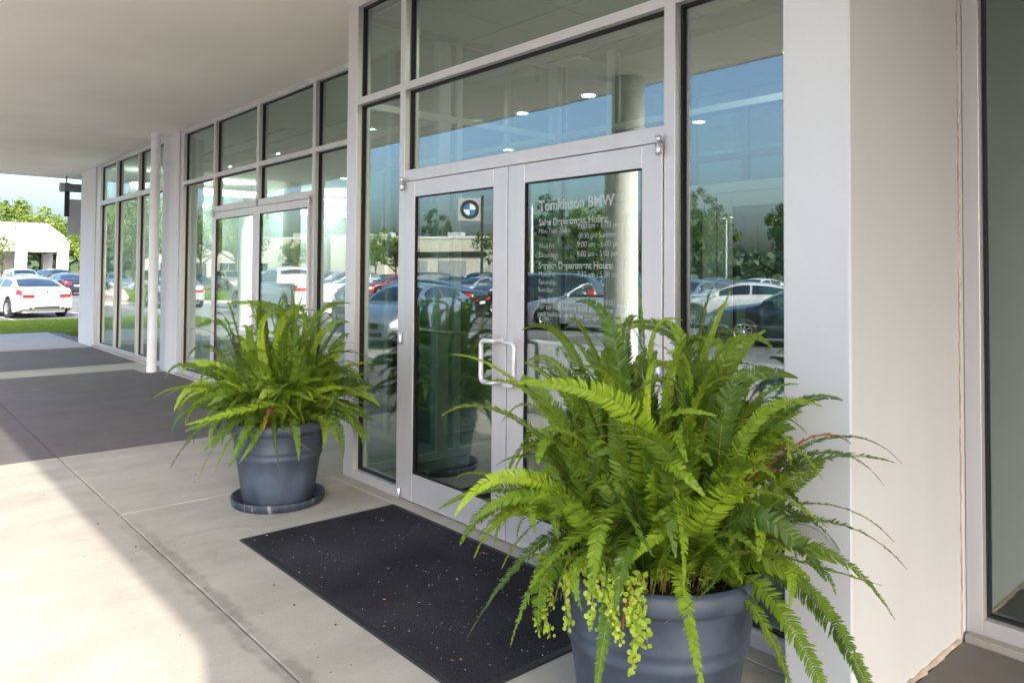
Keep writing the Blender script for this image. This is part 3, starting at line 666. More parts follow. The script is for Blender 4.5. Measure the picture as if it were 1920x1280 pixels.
fern(fr, 7, tips(RC_, [(-.68, 1.18, .05, .02, .036, .5, 1), (-.70, .98, .08, .14, .034, .3, 1), (-.06, 1.45, .0, -.16, .05, .1, 1), (.24, 1.40, -.08, -.12, .045, .3, 1), (.20, 1.27, .25, -.10, .058, .1, 1), (.34, 1.28, .0, -.04, .05, .4, 1),
     (.43, 1.12, .05, .02, .05, .3, 1), (.58, 1.06, -.05, .06, .046, .4, 0), (.74, .88, .0, .22, .038, .5, 0), (.70, .80, -.05, .25, .04, .4, 0), (.66, .93, .2, .05, .05, .2, 1), (.70, .66, .05, .2, .04, .3, 0), (.72, .60, .1, .22, .04, .3, 0), (.68, .46, .12, .3, .042, .4, 0),
     (.62, .22, .2, .48, .046, .3, 0), (.50, .16, .32, .48, .058, .2, 1), (.66, .10, .16, .55, .046, .4, 0), (.40, .20, .35, .42, .05, .2, 1), (-.55, 1.10, .12, .06, .042, .2, 1), (-.42, 1.17, .1, -.04, .042, .4, 1), (-.28, 1.32, -.05, -.08, .042, .5, 0), (-.20, 1.36, .05, -.1, .04, .2, 0),
     (-.50, .70, .18, .2, .042, .2, 1), (-.52, .82, .05, .1, .04, .3, 0), (-.46, .56, .24, .26, .044, .1, 1), (-.42, .36, .30, .40, .044, .2, 1), (-.16, .30, .46, .40, .046, .2, 1), (.22, .66, .46, .10, .048, .0, 1), (.16, 1.02, .34, .02, .056, .1, 1), (.06, .86, .44, .06, .054, .0, 1), (-.18, .96, .36, .06, .05, .2, 1), (.32, .90, .32, .08, .052, .2, 1), (-.06, 1.12, .28, .0, .05, .0, 1)]), 30, 202, 30, droop=.06, vert=.96)
# trailing creeping jenny on the viewer's left side of the right pot
vd = Vector((RC_[0], RC_[1], 0)).normalized(); sdv = Vector((vd.y, -vd.x, 0)); rg = random.Random(21)
def jenny_stem(seed, a0, drop):
    r_ = random.Random(seed); m = MB(); o = (sdv*math.sin(a0)-vd*math.cos(a0)); p = o*r_.uniform(.20, .27)+Vector((0,0,.52)); P = [p.copy()]
    rim = o*.375+Vector((0,0,.575)); P.append(o*.32+Vector((0,0,.59+r_.uniform(0, .03)))); P.append(rim)
    q = rim.copy(); n = int(drop/.03)
    for i in range(n): q = q+Vector((r_.uniform(-.012,.012), r_.uniform(-.012,.012), -.03))+o*(.004 if i < 2 else -.003); P.append(q.copy())
    m.tube(P, .0014, 4, 1, False)
    for a_, b_ in zip(P[:-1], P[1:]):
        for kk in range(9):
            c0 = a_.lerp(b_, kk/9)+Vector((r_.uniform(-1,1), r_.uniform(-1,1), r_.uniform(-1,1)))*.012
            nn = (o+Vector((r_.uniform(-1,1), r_.uniform(-1,1), r_.uniform(-.2,1.2)))*.7).normalized(); uu = nn.cross(Vector((0,0,1))).normalized(); ww = nn.cross(uu); rr = r_.uniform(.0045, .0085)
            m.add([c0+(uu*math.cos(t*6.283/7)+ww*math.sin(t*6.283/7))*rr for t in range(7)], [tuple(range(7))], 0)
    return m.mesh('trailing_stem', [M['jenny'], M['rachis']])
for i in range(26): link('trailing_stem', jenny_stem(50+i, rg.uniform(-1.25, -.10), rg.choice((.02, .05, .08, .12, .17, .24))), fr)
rgd = random.Random(12)
for rt_ in (fl, fr):
    for i in range(6):
        a = rgd.uniform(0, 6.28); o = Vector((math.cos(a), math.sin(a), 0)); z = rgd.uniform(.55, .95); r_ = rgd.uniform(.30, .60)
        link('dry_frond', frond_mesh([o*.15+Vector((0,0,.49)), o*.2+Vector((0,0,.75)), o*r_*.8+Vector((0,0,z+.12)), o*r_+Vector((0,0,z))], 900+i, .026, [M['dead'], M['dead']], .012), rt_)
df = frond_mesh([(.10, -.16, .50), (.13, -.26, .60), (.15, -.33, .58), (.155, -.345, .47)], 5, .014, [M['dead'], M['dead']], .006); link('dry_frond', df, fr)
def saucer(loc, label):
    t = tag(empty('plant_saucer', loc), label, 'saucer', 'saucers under the planters')
    s_ = MB(); s_.lathe([(0, .0), (.292, .0), (.30, .004), (.312, .052), (.309, .057), (.300, .056), (.290, .012), (0, .012)], 64); s_.build('dish', M['scuff'], t)
saucer((LC[0], LC[1], 0), 'scuffed slate blue round saucer under the fern pot by the entrance post')
saucer((RC_[0], RC_[1], 0), 'round saucer under the large fern pot before the white pier')

q = MB(); r_ = random.Random(31)
for i in range(260):
    x, y_ = r_.uniform(-9, -1.6), r_.uniform(.9, 2.75)
    if X0-.05 < x < X1+.05 and y_ > Y0-.04: continue
    s_ = r_.uniform(.0015, .005)*(2 if r_.random() < .08 else 1); a = r_.uniform(0, 6.28); ca, sa = math.cos(a)*s_, math.sin(a)*s_
    q.add([(x-ca, y_-sa, .001), (x+sa*.6, y_-ca*.6, .001), (x+ca, y_+sa, .001), (x-sa*.6, y_+ca*.6, .001), (x, y_, .001+s_*.8)], [(0,1,4),(1,2,4),(2,3,4),(3,0,4)])
tag(q.build('grit', M['mulch']), 'dark grit and crumbs scattered on the pale concrete', 'grit', kind='stuff')

# ------------------------------------------------------------------ hanging sign beyond the far pier
hs = tag(empty('hanging_sign', (-19.5, 3.5, 0)), 'grey blank panel hung from a thick dark horizontal tube past the far white pier', 'sign')
s_ = MB(); s_.tube([(0, .06, 3.42), (0, 2.2, 3.42)], .095, 24); s_.build('tube', M['tube_grey'], hs)
s_ = MB(); s_.tube([(0, -.03, 3.42), (0, .055, 3.42)], .105, 24); s_.build('end_cap', M['signgrey'], hs)
s_ = MB(); s_.cbox(-.03, .03, .07, .17, 2.76, 3.53, c=.01); s_.cbox(-.03, .03, 1.7, 1.8, 2.76, ZS-.001, c=.01); s_.build('strap', M['darkmetal'], hs)
s_ = MB(); s_.cbox(-.025, .025, .14, 1.75, 2.35, 3.16, c=.006); s_.build('panel', M['signgrey'], hs)
s_ = MB(); s_.cbox(-.02, .02, .09, .11, 3.53, ZS-.001, c=.004); s_.build('hanger', M['darkmetal'], hs)
# ------------------------------------------------------------------ cars
def interp(tab, x):
    if x <= tab[0][0]: return tab[0][1]
    for (a, va), (b_, vb) in zip(tab[:-1], tab[1:]):
        if x <= b_:
            t = (x-a)/(b_-a); return va+(vb-va)*t
    return tab[-1][1]
SPEC = {
 'sedan': dict(L=4.8, wm=.92, wb=[(-1.40, .34), (1.42, .34)],
   w=[(-2.40,.74),(-2.32,.83),(-2.1,.89),(-1.5,.92),(1.4,.92),(1.9,.89),(2.15,.83),(2.3,.72),(2.40,.58)],
   top=[(-2.40,.82),(-2.34,.97),(-2.2,1.03),(-1.7,1.05),(-.8,1.0),(.4,.975),(1.0,.965),(1.7,.87),(2.1,.78),(2.3,.68),(2.40,.56)],
   low=[(-2.40,.36),(-2.2,.27),(-1.9,.22),(1.9,.21),(2.25,.22),(2.40,.26)],
   roof=[(-1.86,1.045),(-1.5,1.20),(-1.15,1.335),(-.75,1.415),(-.25,1.45),(.1,1.435),(.45,1.33),(.8,1.15),(1.06,.975)],
   side=(-1.32, .66), ws=(.40, 1.0), rw=(-1.78, -1.02), wbelt=.80, wroof=.57, H=1.45, pill=(-.28,)),
 'suv': dict(L=4.7, wm=.94, wb=[(-1.36, .38), (1.40, .38)],
   w=[(-2.35,.80),(-2.25,.87),(-2.0,.92),(-1.4,.94),(1.4,.94),(1.85,.91),(2.1,.85),(2.25,.76),(2.35,.62)],
   top=[(-2.35,.95),(-2.28,1.08),(-2.1,1.12),(-.8,1.10),(.5,1.08),(1.05,1.07),(1.7,1.0),(2.1,.90),(2.25,.78),(2.35,.62)],
   low=[(-2.35,.42),(-2.1,.32),(1.9,.28),(2.35,.34)],
   roof=[(-2.30,1.09),(-2.12,1.40),(-1.9,1.60),(-1.5,1.67),(-.6,1.70),(0,1.69),(.35,1.60),(.75,1.36),(1.12,1.08)],
   side=(-2.0, .62), ws=(.36, 1.04), rw=(-2.27, -1.92), wbelt=.82, wroof=.63, H=1.70, pill=(-.30, -1.35)),
 'pickup': dict(L=5.6, wm=.98, wb=[(-1.75, .42), (1.75, .42)],
   w=[(-2.80,.93),(-2.7,.97),(2.0,.98),(2.45,.94),(2.65,.86),(2.8,.74)],
   top=[(-2.80,1.18),(-1.0,1.18),(-.2,1.18),(1.35,1.16),(2.2,1.12),(2.6,1.02),(2.8,.84)],
   low=[(-2.80,.55),(-2.4,.50),(2.2,.42),(2.80,.48)],
   roof=[(-.86,1.17),(-.78,1.60),(-.6,1.82),(0,1.87),(.45,1.83),(.8,1.62),(1.38,1.18)],
   side=(-.66, .95), ws=(.55, 1.30), rw=(-.85, -.66), wbelt=.86, wroof=.68, H=1.87, pill=(.10,)),
}
SPEC['convertible'] = dict(SPEC['sedan'], L=4.6, open=True)
def car_meshes(kind):
    sp = SPEC[kind]; L = sp['L']; wheels = sp['wb']; out = []
    def sect(x):
        w_ = interp(sp['w'], x); zt = interp(sp['top'], x); zl = interp(sp['low'], x)
        for xc, rw_ in wheels:
            ra = rw_+.07
            if abs(x-xc) < ra: zl = max(zl, rw_+math.sqrt(ra*ra-(x-xc)**2))
        zl = min(zl, zt-.12); h = zt-zl
        return [(w_*.95, zl), (w_*.99, zl+.14*h), (w_, zl+.36*h), (w_*.985, zl+.66*h), (w_*.955, zl+.86*h), (w_*.90, zt-.015), (w_*.80, zt+.012), (w_*.45, zt+.034), (0, zt+.042)]
    hl = max(abs(sp['w'][0][0]), sp['w'][-1][0]); xs = set([-hl, -hl+.02, -hl+.05, hl-.05, hl-.02, hl])
    x = -hl
    while x < hl: xs.add(round(x, 3)); x += .085
    for xc, rw_ in wheels:
        for i in range(15): xs.add(round(xc-(rw_+.07)*math.cos(math.pi*i/14), 3))
    xs = sorted(xs); m = MB(); K = 9
    for sd in (1, -1):
        vs_ = [(x, y_*sd, z) for x in xs for (y_, z) in sect(x)]
        fs = []
        for i in range(len(xs)-1):
            for k in range(K-1):
                q = (i*K+k, (i+1)*K+k, (i+1)*K+k+1, i*K+k+1); fs.append(q if sd < 0 else q[::-1])
        m.add(vs_, fs, 0, True)
    for xe, fl in ((xs[0], 1), (xs[-1], 0)):
        s_ = sect(xe); loop = [(xe, y_, z) for y_, z in s_]+[(xe, -y_, z) for y_, z in s_[-2::-1]]
        f = list(range(len(loop))); m.add(loop, [tuple(f if not fl else f[::-1])], 0)
    m.box(-hl+.25, hl-.25, -.66, .66, .20, .42, 1)            # floor pan
    for xc, rw_ in wheels: m.box(xc-rw_-.06, xc+rw_+.06, -.64, .64, .42, rw_*2+.06 if kind != 'pickup' else .92, 1)
    if kind == 'pickup':                                        # bed well reads as a dark recess between rails
        m.box(-2.68, -.98, -.78, .78, 1.215, 1.232, 1); m.box(-2.80, -.9, .80, .95, 1.19, 1.26, 0); m.box(-2.80, -.9, -.95, -.80, 1.19, 1.26, 0); m.box(-2.81, -2.71, -.79, .79, 1.19, 1.262, 0)
    rf = sp['roof']
    def cab(x, s):
        zb = interp(sp['top'], x)-.01; zr = max(zb+.004, interp(rf, x)); fr_ = (zr-zb)/(sp['H']-1.0)
        wb_ = sp['wbelt']*min(1, interp(sp['w'], x)/sp['wm']); we = wb_-(sp['wbelt']-sp['wroof'])*min(1, fr_); ze = zb+(zr-zb)*.88
        if s < .5: t = s/.5; bul = .025*math.sin(math.pi*t)*min(1, fr_); return Vector((x, wb_+(we-wb_)*t+bul, zb+(ze-zb)*t))
        t = (s-.5)/.5; return Vector((x, we*(1-t), ze+(zr-ze)*math.sin(t*math.pi/2)))
    def patch(fn, x0, x1, s0, s1, nx_, ns_, off, mi, mb, sides=(1, -1)):
        for sd in sides:
            vs_ = []
            for i in range(nx_+1):
                for j in range(ns_+1):
                    xx = x0+(x1-x0)*i/nx_; ss = s0+(s1-s0)*j/ns_
                    p = fn(xx, ss); e_ = .01; dx = fn(xx+e_, ss)-fn(xx-e_, ss); ds = fn(xx, min(1, ss+e_))-fn(xx, max(0, ss-e_)); n_ = dx.cross(ds)
                    if n_.length < 1e-9: n_ = Vector((0, 0, 1))
                    n_.normalize(); n_ = n_ if (n_.y > -.001 and n_.dot(Vector((0, p.y, p.z-.6))) > 0) else -n_
                    p = p+n_*off; vs_.append((p.x, p.y*sd, p.z))
            fs = []
            for i in range(nx_):
                for j in range(ns_):
                    q = (i*(ns_+1)+j, (i+1)*(ns_+1)+j, (i+1)*(ns_+1)+j+1, i*(ns_+1)+j+1); fs.append(q if sd < 0 else q[::-1])
            mb.add(vs_, fs, mi, True)
    x0, x1 = rf[0][0], rf[-1][0]
    def addp(nm, mt, mb): out.append((nm, mb, mt))
    if sp.get('open'):
        g_ = MB(); patch(cab, sp['ws'][0]-.02, sp['ws'][1], .55, 1, 8, 6, .0, 0, g_); addp('windshield', 'carglass', g_)
        pl = MB(); pl.tube([(1.0, .76, .97), (.42, .58, 1.33), (.40, 0, 1.375), (.42, -.58, 1.33), (1.0, -.76, .97)], .03, 6); addp('windshield_frame', 'paint', pl)
        for sd in (.36, -.36):
            st = MB(); st.cbox(-.52, -.30, sd-.24, sd+.24, .85, 1.22, c=.06); addp('seat', 'interior_dark', st)
            st = MB(); st.cbox(-1.22, -1.05, sd-.24, sd+.24, .85, 1.14, c=.06); addp('rear_seat', 'interior_dark', st)
        st = MB(); st.box(-1.35, .82, -.66, .66, 1.012, 1.03); addp('cabin_floor', 'interior_dark', st)
    else:
        patch(cab, x0, x1, 0, 1, 40, 10, 0, 0, m)
        pl = sorted([sp['side'][0]]+[v for p in sp['pill'] for v in (p-.035, p+.035)]+[sp['side'][1]])
        for a, b_ in zip(pl[0::2], pl[1::2]):
            for sd in (1, -1): g_ = MB(); patch(cab, a, b_, .10, .44, 8, 4, .007, 0, g_, (sd,)); addp('side_window', 'carglass', g_)
        g_ = MB(); patch(cab, sp['ws'][0], sp['ws'][1], .56, 1, 10, 6, .007, 0, g_); addp('windshield', 'carglass', g_)
        g_ = MB(); patch(cab, sp['rw'][0], sp['rw'][1], .56, 1, 10, 6, .007, 0, g_); addp('rear_window', 'carglass', g_)
    def bodyf(x, s):
        P = sect(max(-hl, min(hl, x))); t = s*(len(P)-1); i = min(int(t), len(P)-2); t -= i
        return Vector((x, P[i][0]+(P[i+1][0]-P[i][0])*t, P[i][1]+(P[i+1][1]-P[i][1])*t))
    zt = interp(sp['top'], -hl+.03); we = interp(sp['w'], -hl); zl = interp(sp['low'], -hl)
    for sd in (1, -1):
        hd = MB(); patch(bodyf, hl-.42, hl-.03, .36, .56, 6, 3, .008, 0, hd, (sd,)); addp('headlight', 'lens', hd)
        tl = MB(); patch(bodyf, -hl, -hl+.30, .42, .60, 6, 3, .010, 0, tl, (sd,))
        tl.cbox(-hl-.014, -hl+.02, min(sd*we*.52, sd*we*.99), max(sd*we*.52, sd*we*.99), zt-.19, zt-.07, c=.012); addp('taillight', 'red', tl)
        mr = MB(); xm = sp['ws'][1]-.22; ym = sp['wbelt']+.13; zm = interp(sp['top'], xm)+.07; mr.cbox(xm-.08, xm+.08, sd*ym-.09, sd*ym+.09, zm-.06, zm+.06, c=.03); addp('wing_mirror', 'paint', mr)
        ex = MB(); ex.tube([(-hl-.02, sd*.5, zl-.0), (-hl+.1, sd*.5, zl-.0)], .042, 12); addp('exhaust', 'black', ex)
    q = MB(); q.cbox(-hl-.012, -hl+.02, -.26, .26, zt-.30, zt-.20, c=.004); addp('number_plate', 'plate', q)
    q = MB(); q.cbox(-hl-.02, -hl+.02, -.40, .40, zl, zl+.06, c=.01); addp('rear_valance', 'black', q)
    q = MB(); q.cbox(hl-.05, hl+.012, -.34, .34, .46, .58, c=.012); addp('grille', 'black', q)
    q = MB(); q.cbox(hl-.08, hl+.006, -.44, .44, .28, .38, c=.012); addp('air_intake', 'black', q)
    addp('body', 'paint', m)
    return out, wheels
WHEEL = {}
def wheel_mesh(rw_):
    k = round(rw_, 3)
    if k in WHEEL: return WHEEL[k]
    t = MB(); prof = [(rw_*.62, -.10), (rw_*.9, -.115), (rw_*.985, -.09), (rw_, -.05), (rw_, .05), (rw_*.985, .09), (rw_*.9, .115), (rw_*.62, .10)]
    t.lathe(prof, 28); t.v = [(x, z, y_) for x, y_, z in t.v]
    r_ = MB(); rr = rw_*.64; r_.lathe([(rr, -.09), (rr, .098), (rr*.92, .102), (rr*.88, .085), (rr*.86, .03)], 28); r_.lathe([(rr*.2, .03), (rr*.19, .078), (.0, .084)], 12)
    for i in range(10):
        a = 2*math.pi*i/10; ca, sa = math.cos(a), math.sin(a); d0, d1, wd = rr*.14, rr*.9, .016
        r_.add([(ca*d0-sa*wd, sa*d0+ca*wd, .074), (ca*d0+sa*wd, sa*d0-ca*wd, .074), (ca*d1+sa*wd, sa*d1-ca*wd, .088), (ca*d1-sa*wd, sa*d1+ca*wd, .088)], [(0,1,2,3)])
    r_.lathe([(rr*.86, .0), (.0, .0)], 20, mi=1); r_.v = [(x, z, y_) for x, y_, z in r_.v]
    WHEEL[k] = (t.mesh('wheel', M['tyre']), r_.mesh('rim', [M['rim'], M['interior_dark']])); return WHEEL[k]
PROTO = {}; PAINTS = {}
def paint(nm):
    if nm not in PAINTS:
        c = {'white': ((.78,.77,.75), 0), 'silver': ((.50,.52,.54), .5), 'ice blue': ((.24,.29,.35), .5), 'black': ((.012,.012,.014), 0), 'dark blue': ((.010,.014,.036), .2), 'dark grey': ((.05,.053,.058), .4), 'blue grey': ((.12,.16,.22), .4),
             'red': ((.35,.02,.02), 0), 'dark green': ((.03,.05,.045), .3), 'tan': ((.36,.32,.25), .4)}[nm]
        PAINTS[nm] = carpaint(nm.replace(' ', '_'), c[0], c[1])
    return PAINTS[nm]
def car(kind, colour, x, y_, deg, label, group=None, name=None):
    if kind not in PROTO:
        pr, wh = car_meshes(kind); PROTO[kind] = ([(k, mb.mesh(k, [M['paint']]), mt) for k, mb, mt in pr], wh)
    parts, wheels = PROTO[kind]
    root = tag(empty(name or {'sedan': 'parked_car', 'suv': 'parked_car', 'pickup': 'pickup_truck', 'convertible': 'convertible_car'}[kind], (x, y_, ZA), R(deg)), label, 'car' if kind != 'pickup' else 'truck', group)
    key = (kind, colour)
    if key not in PROTO:
        PROTO[key] = []
        for k, me, mt in parts:
            m2 = me.copy() if mt == 'paint' else me
            m2.materials.clear()
            for mm_ in ([paint(colour), M['interior_dark']] if mt == 'paint' else [M[mt]]): m2.materials.append(mm_)
            PROTO[key].append((k, m2))
    for k, me in PROTO[key]: link(k, me, root)
    for xc, rw_ in wheels:
        for sd in (1, -1):
            t, r_ = wheel_mesh(rw_); o = link('wheel', t, root); o.location = (xc, sd*(SPEC[kind]['wm']-.115), rw_)
            if sd < 0: o.rotation_euler = (0, 0, math.pi)
            link('rim', r_, o)
    return root
# seen directly past the far pier
wc = car('sedan', 'white', -32.3, 4.62, 190, 'white sedan parked tail towards the lawn strip, red tail lamps', name='parked_car')
bd = MB(); bd.v = []; bd.lathe([(0, 0), (.042, 0)], 20); bd.v = [(-2.408, x, z_+.905) for x, z_, _ in [(a, b_, 0) for a, b_, c_ in bd.v]]; bd.build('badge', M['chrome'], wc)
car('sedan', 'dark grey', -34.6, 8.55, 8, 'dark grey sedan nose out, half hidden by the far pier', )
car('sedan', 'dark blue', -56.5, 10.5, 187, 'dark blue sedan with red tail lamps parked before the trimmed hedge')
car('sedan', 'dark green', -44.6, 6.4, 188, 'dark green sedan standing behind the white sedan')
car('suv', 'silver', -62.0, 8.9, 4, 'silver sport utility car facing out before the white portico')
car('suv', 'dark grey', -63.5, 11.35, 12, 'dark grey sport utility car with paper in its windshield before the portico')
# seen mirrored in the glass
car('sedan', 'ice blue', -15.6, -4.5, 60, 'pale silver blue sedan nosed up to the kerb before the entrance')
car('sedan', 'dark blue', -19.6, -4.1, 18, 'dark blue sedan standing in the lane along the kerb')
car('pickup', 'white', -27.0, -5.0, 183, 'white pickup truck standing in the lane by the kerb')
car('suv', 'white', -32.2, -6.4, 178, 'white sport utility car behind the white pickup truck')
car('sedan', 'silver', -36.5, -3.6, 186, 'silver sedan at the end of the lane along the kerb')
car('convertible', 'silver', -15.1, -10.9, 152, 'silver open convertible in the angled bays before the entrance')
car('sedan', 'dark blue', -8.9, -11.2, 150, 'dark blue sedan in the angled bays before the entrance')
car('sedan', 'white', -13.2, -15.4, 152, 'white sedan behind the silver convertible')
car('suv', 'dark grey', -20.6, -13.6, 150, 'dark grey sport utility car beside the silver convertible')
car('sedan', 'black', -22.4, -9.4, 150, 'black sedan in the angled bays next to the grey sport utility car')
car('sedan', 'silver', -3.0, -12.0, 150, 'silver sedan in the angled bays next to the dark blue sedan')
rg = random.Random(77); cols = ['white', 'silver', 'black', 'dark grey', 'blue grey', 'white', 'dark blue', 'red', 'ice blue', 'tan']
kinds = ['sedan', 'sedan', 'suv', 'sedan', 'suv']
def row(n, f, lab, grp):
    pk = [(i, rg.choice(cols), rg.choice(kinds)) for i in range(n) if rg.random() >= .10]
    nm = lambda q: '%s %s' % (q[1], 'SUV' if q[2] == 'suv' else q[2])
    for j, q in enumerate(pk):
        x, y_, d_ = f(q[0]); nb = [nm(pk[t]) for t in (j-1, j+1) if 0 <= t < len(pk)]
        lb = '%s between %s and %s %s' % (nm(q), nb[0], nb[1], lab) if len(nb) == 2 else '%s at the row end beside a %s %s' % (nm(q), nb[0], lab)
        car(q[2], q[1], x+rg.uniform(-.2, .2), y_+rg.uniform(-.3, .3), d_+rg.uniform(-2, 2), lb, grp)
row(14, lambda i: (-56.5+2.9*i, -20.7, 90), 'in the painted row', 'cars in the painted row')
row(13, lambda i: (-78+3.0*i, -31.5, 270), 'in the far row', 'cars in the far row')
row(9, lambda i: (-36+3.1*i, -34, 90), 'near the flagpoles', 'cars in the back row')
row(11, lambda i: (-62.5, -30.5+2.9*i, 0), 'behind the planting bed', 'cars behind the planting bed')

# ------------------------------------------------------------------ trees, hedge, planting bed
def tree_proto(seed, height, crown_r, crown_z, leaf, nleaf, clump, colours, squash=.85, bare=False):
    r_ = random.Random(seed); tk = MB(); lf = MB()
    top = Vector((r_.uniform(-.3,.3), r_.uniform(-.3,.3), height*.78))
    tk.tube([(0,0,-.2), (0,0,.1), (top.x*.3, top.y*.3, height*.35), tuple(top)], [.05*height**.9*.55, .04*height**.9*.5, .03*height**.9*.5, .03], 9)
    ends = []
    for i in range(16):
        a = r_.uniform(0, 6.28); z0 = height*r_.uniform(.25, .62); st = Vector((top.x*z0/height, top.y*z0/height, z0)); rr = crown_r*r_.uniform(.45, .95)
        en = Vector((rr*math.cos(a), rr*math.sin(a), z0+height*r_.uniform(.10, .34))); mid = st.lerp(en, .5)+Vector((0,0,-.04*height*r_.random()))
        tk.tube([st, mid, en], [.012*height, .007*height, .002*height], 5, caps=False); ends.append(en); ends.append(mid.lerp(en, .5))
    cl = []
    for i in range(clump):
        while True:
            p = Vector((r_.uniform(-1,1), r_.uniform(-1,1), r_.uniform(-1,1)))
            if .15 < p.length < 1: break
        p = Vector((p.x*crown_r, p.y*crown_r, crown_z+p.z*crown_r*squash))*1.0
        k = 1+.25*mnoise.noise(p*.8); cl.append((Vector((p.x*k, p.y*k, p.z)), crown_r*r_.uniform(.14, .27)))
    cl += [(e_, crown_r*.17) for e_ in ends]
    for i in range(nleaf):
        c0, cr = r_.choice(cl); d_ = Vector((r_.gauss(0,1), r_.gauss(0,1), r_.gauss(0,1))).normalized(); p = c0+d_*cr*r_.random()**.5
        n_ = (d_+Vector((r_.uniform(-1,1), r_.uniform(-1,1), r_.uniform(-.3,1.2)))).normalized(); u_ = n_.cross(Vector((r_.uniform(-1,1), r_.uniform(-1,1), .3))).normalized(); v_ = n_.cross(u_); L_ = leaf*r_.uniform(.6, 1.3)
        lf.add([p-u_*L_, p+v_*L_*.55, p+u_*L_, p-v_*L_*.55], [(0,1,2,3)])
    return tk.mesh('trunk', M['bark']), lf.mesh('crown', colours)
M['leaf_a'] = leafmat('maple_leaf', (.07, .125, .014), (.17, .235, .03), .34, .5, .12)
M['leaf_b'] = leafmat('locust_leaf', (.10, .16, .016), (.23, .29, .035), .34, .5, .12)
M['leaf_c'] = leafmat('conifer_leaf', (.018, .045, .016), (.045, .085, .025), .15, .6, .12)
M['leaf_d'] = leafmat('hedge_leaf', (.10, .14, .02), (.30, .16, .04), .25, .6, .05)
TP = [tree_proto(1, 8.5, 3.0, 5.4, .16, 5200, 46, M['leaf_a']), tree_proto(2, 7.0, 2.6, 4.6, .14, 3600, 36, M['leaf_b'], .75), tree_proto(3, 10.5, 3.8, 6.6, .20, 5600, 52, M['leaf_a'], .9), tree_proto(4, 11, 2.4, 6.0, .15, 5200, 50, M['leaf_c'], 1.9),
      tree_proto(5, 7.5, 3.1, 4.3, .085, 5200, 44, M['leaf_a'], .8)]
def tree(k, x, y_, s_, rz, label, grp=None):
    t = tag(empty('tree', (x, y_, ZA-.02), rz), label, 'tree', grp); t.scale = (s_, s_, s_); link('trunk', TP[k][0], t); link('crown', TP[k][1], t); return t
tree(4, -47.5, 4.3, .80, .4, 'small leafy tree beside the white sedan, its boughs against the sky')
for i, (x, y_, k, s_) in enumerate(((-96, 12.5, 0, .95), (-100, 17.5, 2, .8), (-92, 21, 0, .95), (-84, 19.5, 1, 1.0), (-104, 8, 2, .9), (-76, 18.2, 1, .85), (-110, 24, 2, 1.0), (-88, 26, 0, 1.0), (-94, 15.0, 1, 1.25), (-80, 17.2, 0, .8), (-98, 21, 1, 1.3), (-106, 14, 2, 1.0), (-72, 15.6, 1, .7))):
    tree(k, x, y_, s_, i*1.7, ('%s green tree behind the white portico' % {0: 'tall rounded', 1: 'small pale', 2: 'broad spreading'}[k]), 'trees behind the portico')
for i, (x, y_, k, s_) in enumerate(((-72, -7, 1, 1.15), (-76, -12, 2, .9), (-70, -16, 1, 1.1), (-80, -4, 0, 1.0), (-74, -21, 2, .85), (-84, -15, 2, 1.0))):
    tree(k, x, y_, s_, i*2.1, ('%s bright green tree past the planting bed' % {0: 'tall rounded', 1: 'small pale', 2: 'broad spreading'}[k]), 'trees past the planting bed')
for i, (x, y_, k, s_) in enumerate(((-70, -36, 1, .9), (-58, -31, 1, .85), (-88, -34, 0, .7), (-52, -38.5, 1, .9))):
    tree(k, x, y_, s_, i*1.1, 'young locust tree before the cream retail block', 'young trees before the cream block')
for i, (x, y_, k, s_) in enumerate(((-95, -62, 3, 1.1), (-74, -66, 3, 1.2), (-60, -60, 2, 1.0), (-48, -64, 0, 1.1), (-40, -70, 2, 1.0), (-32, -66, 3, .9), (-24, -72, 2, 1.0), (-55, -74, 3, 1.2), (-15, -70, 0, 1.1), (-5, -75, 2, 1.0), (-110, -50, 2, 1.1), (-122, -38, 2, 1.0))):
    tree(k, x, y_, s_, i*.9, ('tall dark conifer' if k == 3 else 'broad green tree')+' in the tree line beyond the lots', 'tree line beyond the lots: '+('conifers' if k == 3 else 'broadleaf'))
def bush(nm, x, y_, sx, sy, sz, n, leaf, mt, label, seed):
    r_ = random.Random(seed); q = MB()
    for i in range(n):
        d_ = Vector((r_.gauss(0,1), r_.gauss(0,1), abs(r_.gauss(0,1)))).normalized(); rr = (.75+.25*r_.random())*(1+.12*mnoise.noise(d_*3)); p = Vector((d_.x*sx*rr, d_.y*sy*rr, d_.z*sz*rr))
        n_ = (d_+Vector((r_.uniform(-1,1), r_.uniform(-1,1), r_.uniform(-1,1)))*.8).normalized(); u_ = n_.cross(Vector((r_.uniform(-1,1), .3, r_.uniform(-1,1)))).normalized(); v_ = n_.cross(u_); L_ = leaf*r_.uniform(.6, 1.3)
        q.add([p-u_*L_, p+v_*L_*.6, p+u_*L_, p-v_*L_*.6], [(0,1,2,3)])
    t = tag(empty(nm, (x, y_, ZA)), label, 'shrub'); tag(q.build('foliage', mt, t), kind='stuff')
    k = MB()
    for i in range(7): a = i*.9; k.tube([(0, 0, 0), (sx*.5*math.cos(a), sy*.5*math.sin(a), sz*.7)], [.03, .01], 5)
    k.build('stem', M['bark'], t)
bush('hedge', -67, 14.2, 1.4, 2.4, 1.75, 3200, .07, M['leaf_d'], 'rounded hedge with rusty red top near the white portico', 4)
bed = tag(boxo('planting_bed', M['mulch'], None, -46, -39.5, -8.5, -.9, ZA-.04, ZA+.13, c=.05), kind='structure')
kb = MB(); kb.cbox(-46.2, -46.01, -8.7, -.7, ZA-.03, ZA+.14, c=.02); kb.cbox(-39.49, -39.3, -8.7, -.7, ZA-.03, ZA+.14, c=.02); tag(kb.build('bed_kerb', M['concrete']), kind='structure')
q = MB(); rg = random.Random(6)
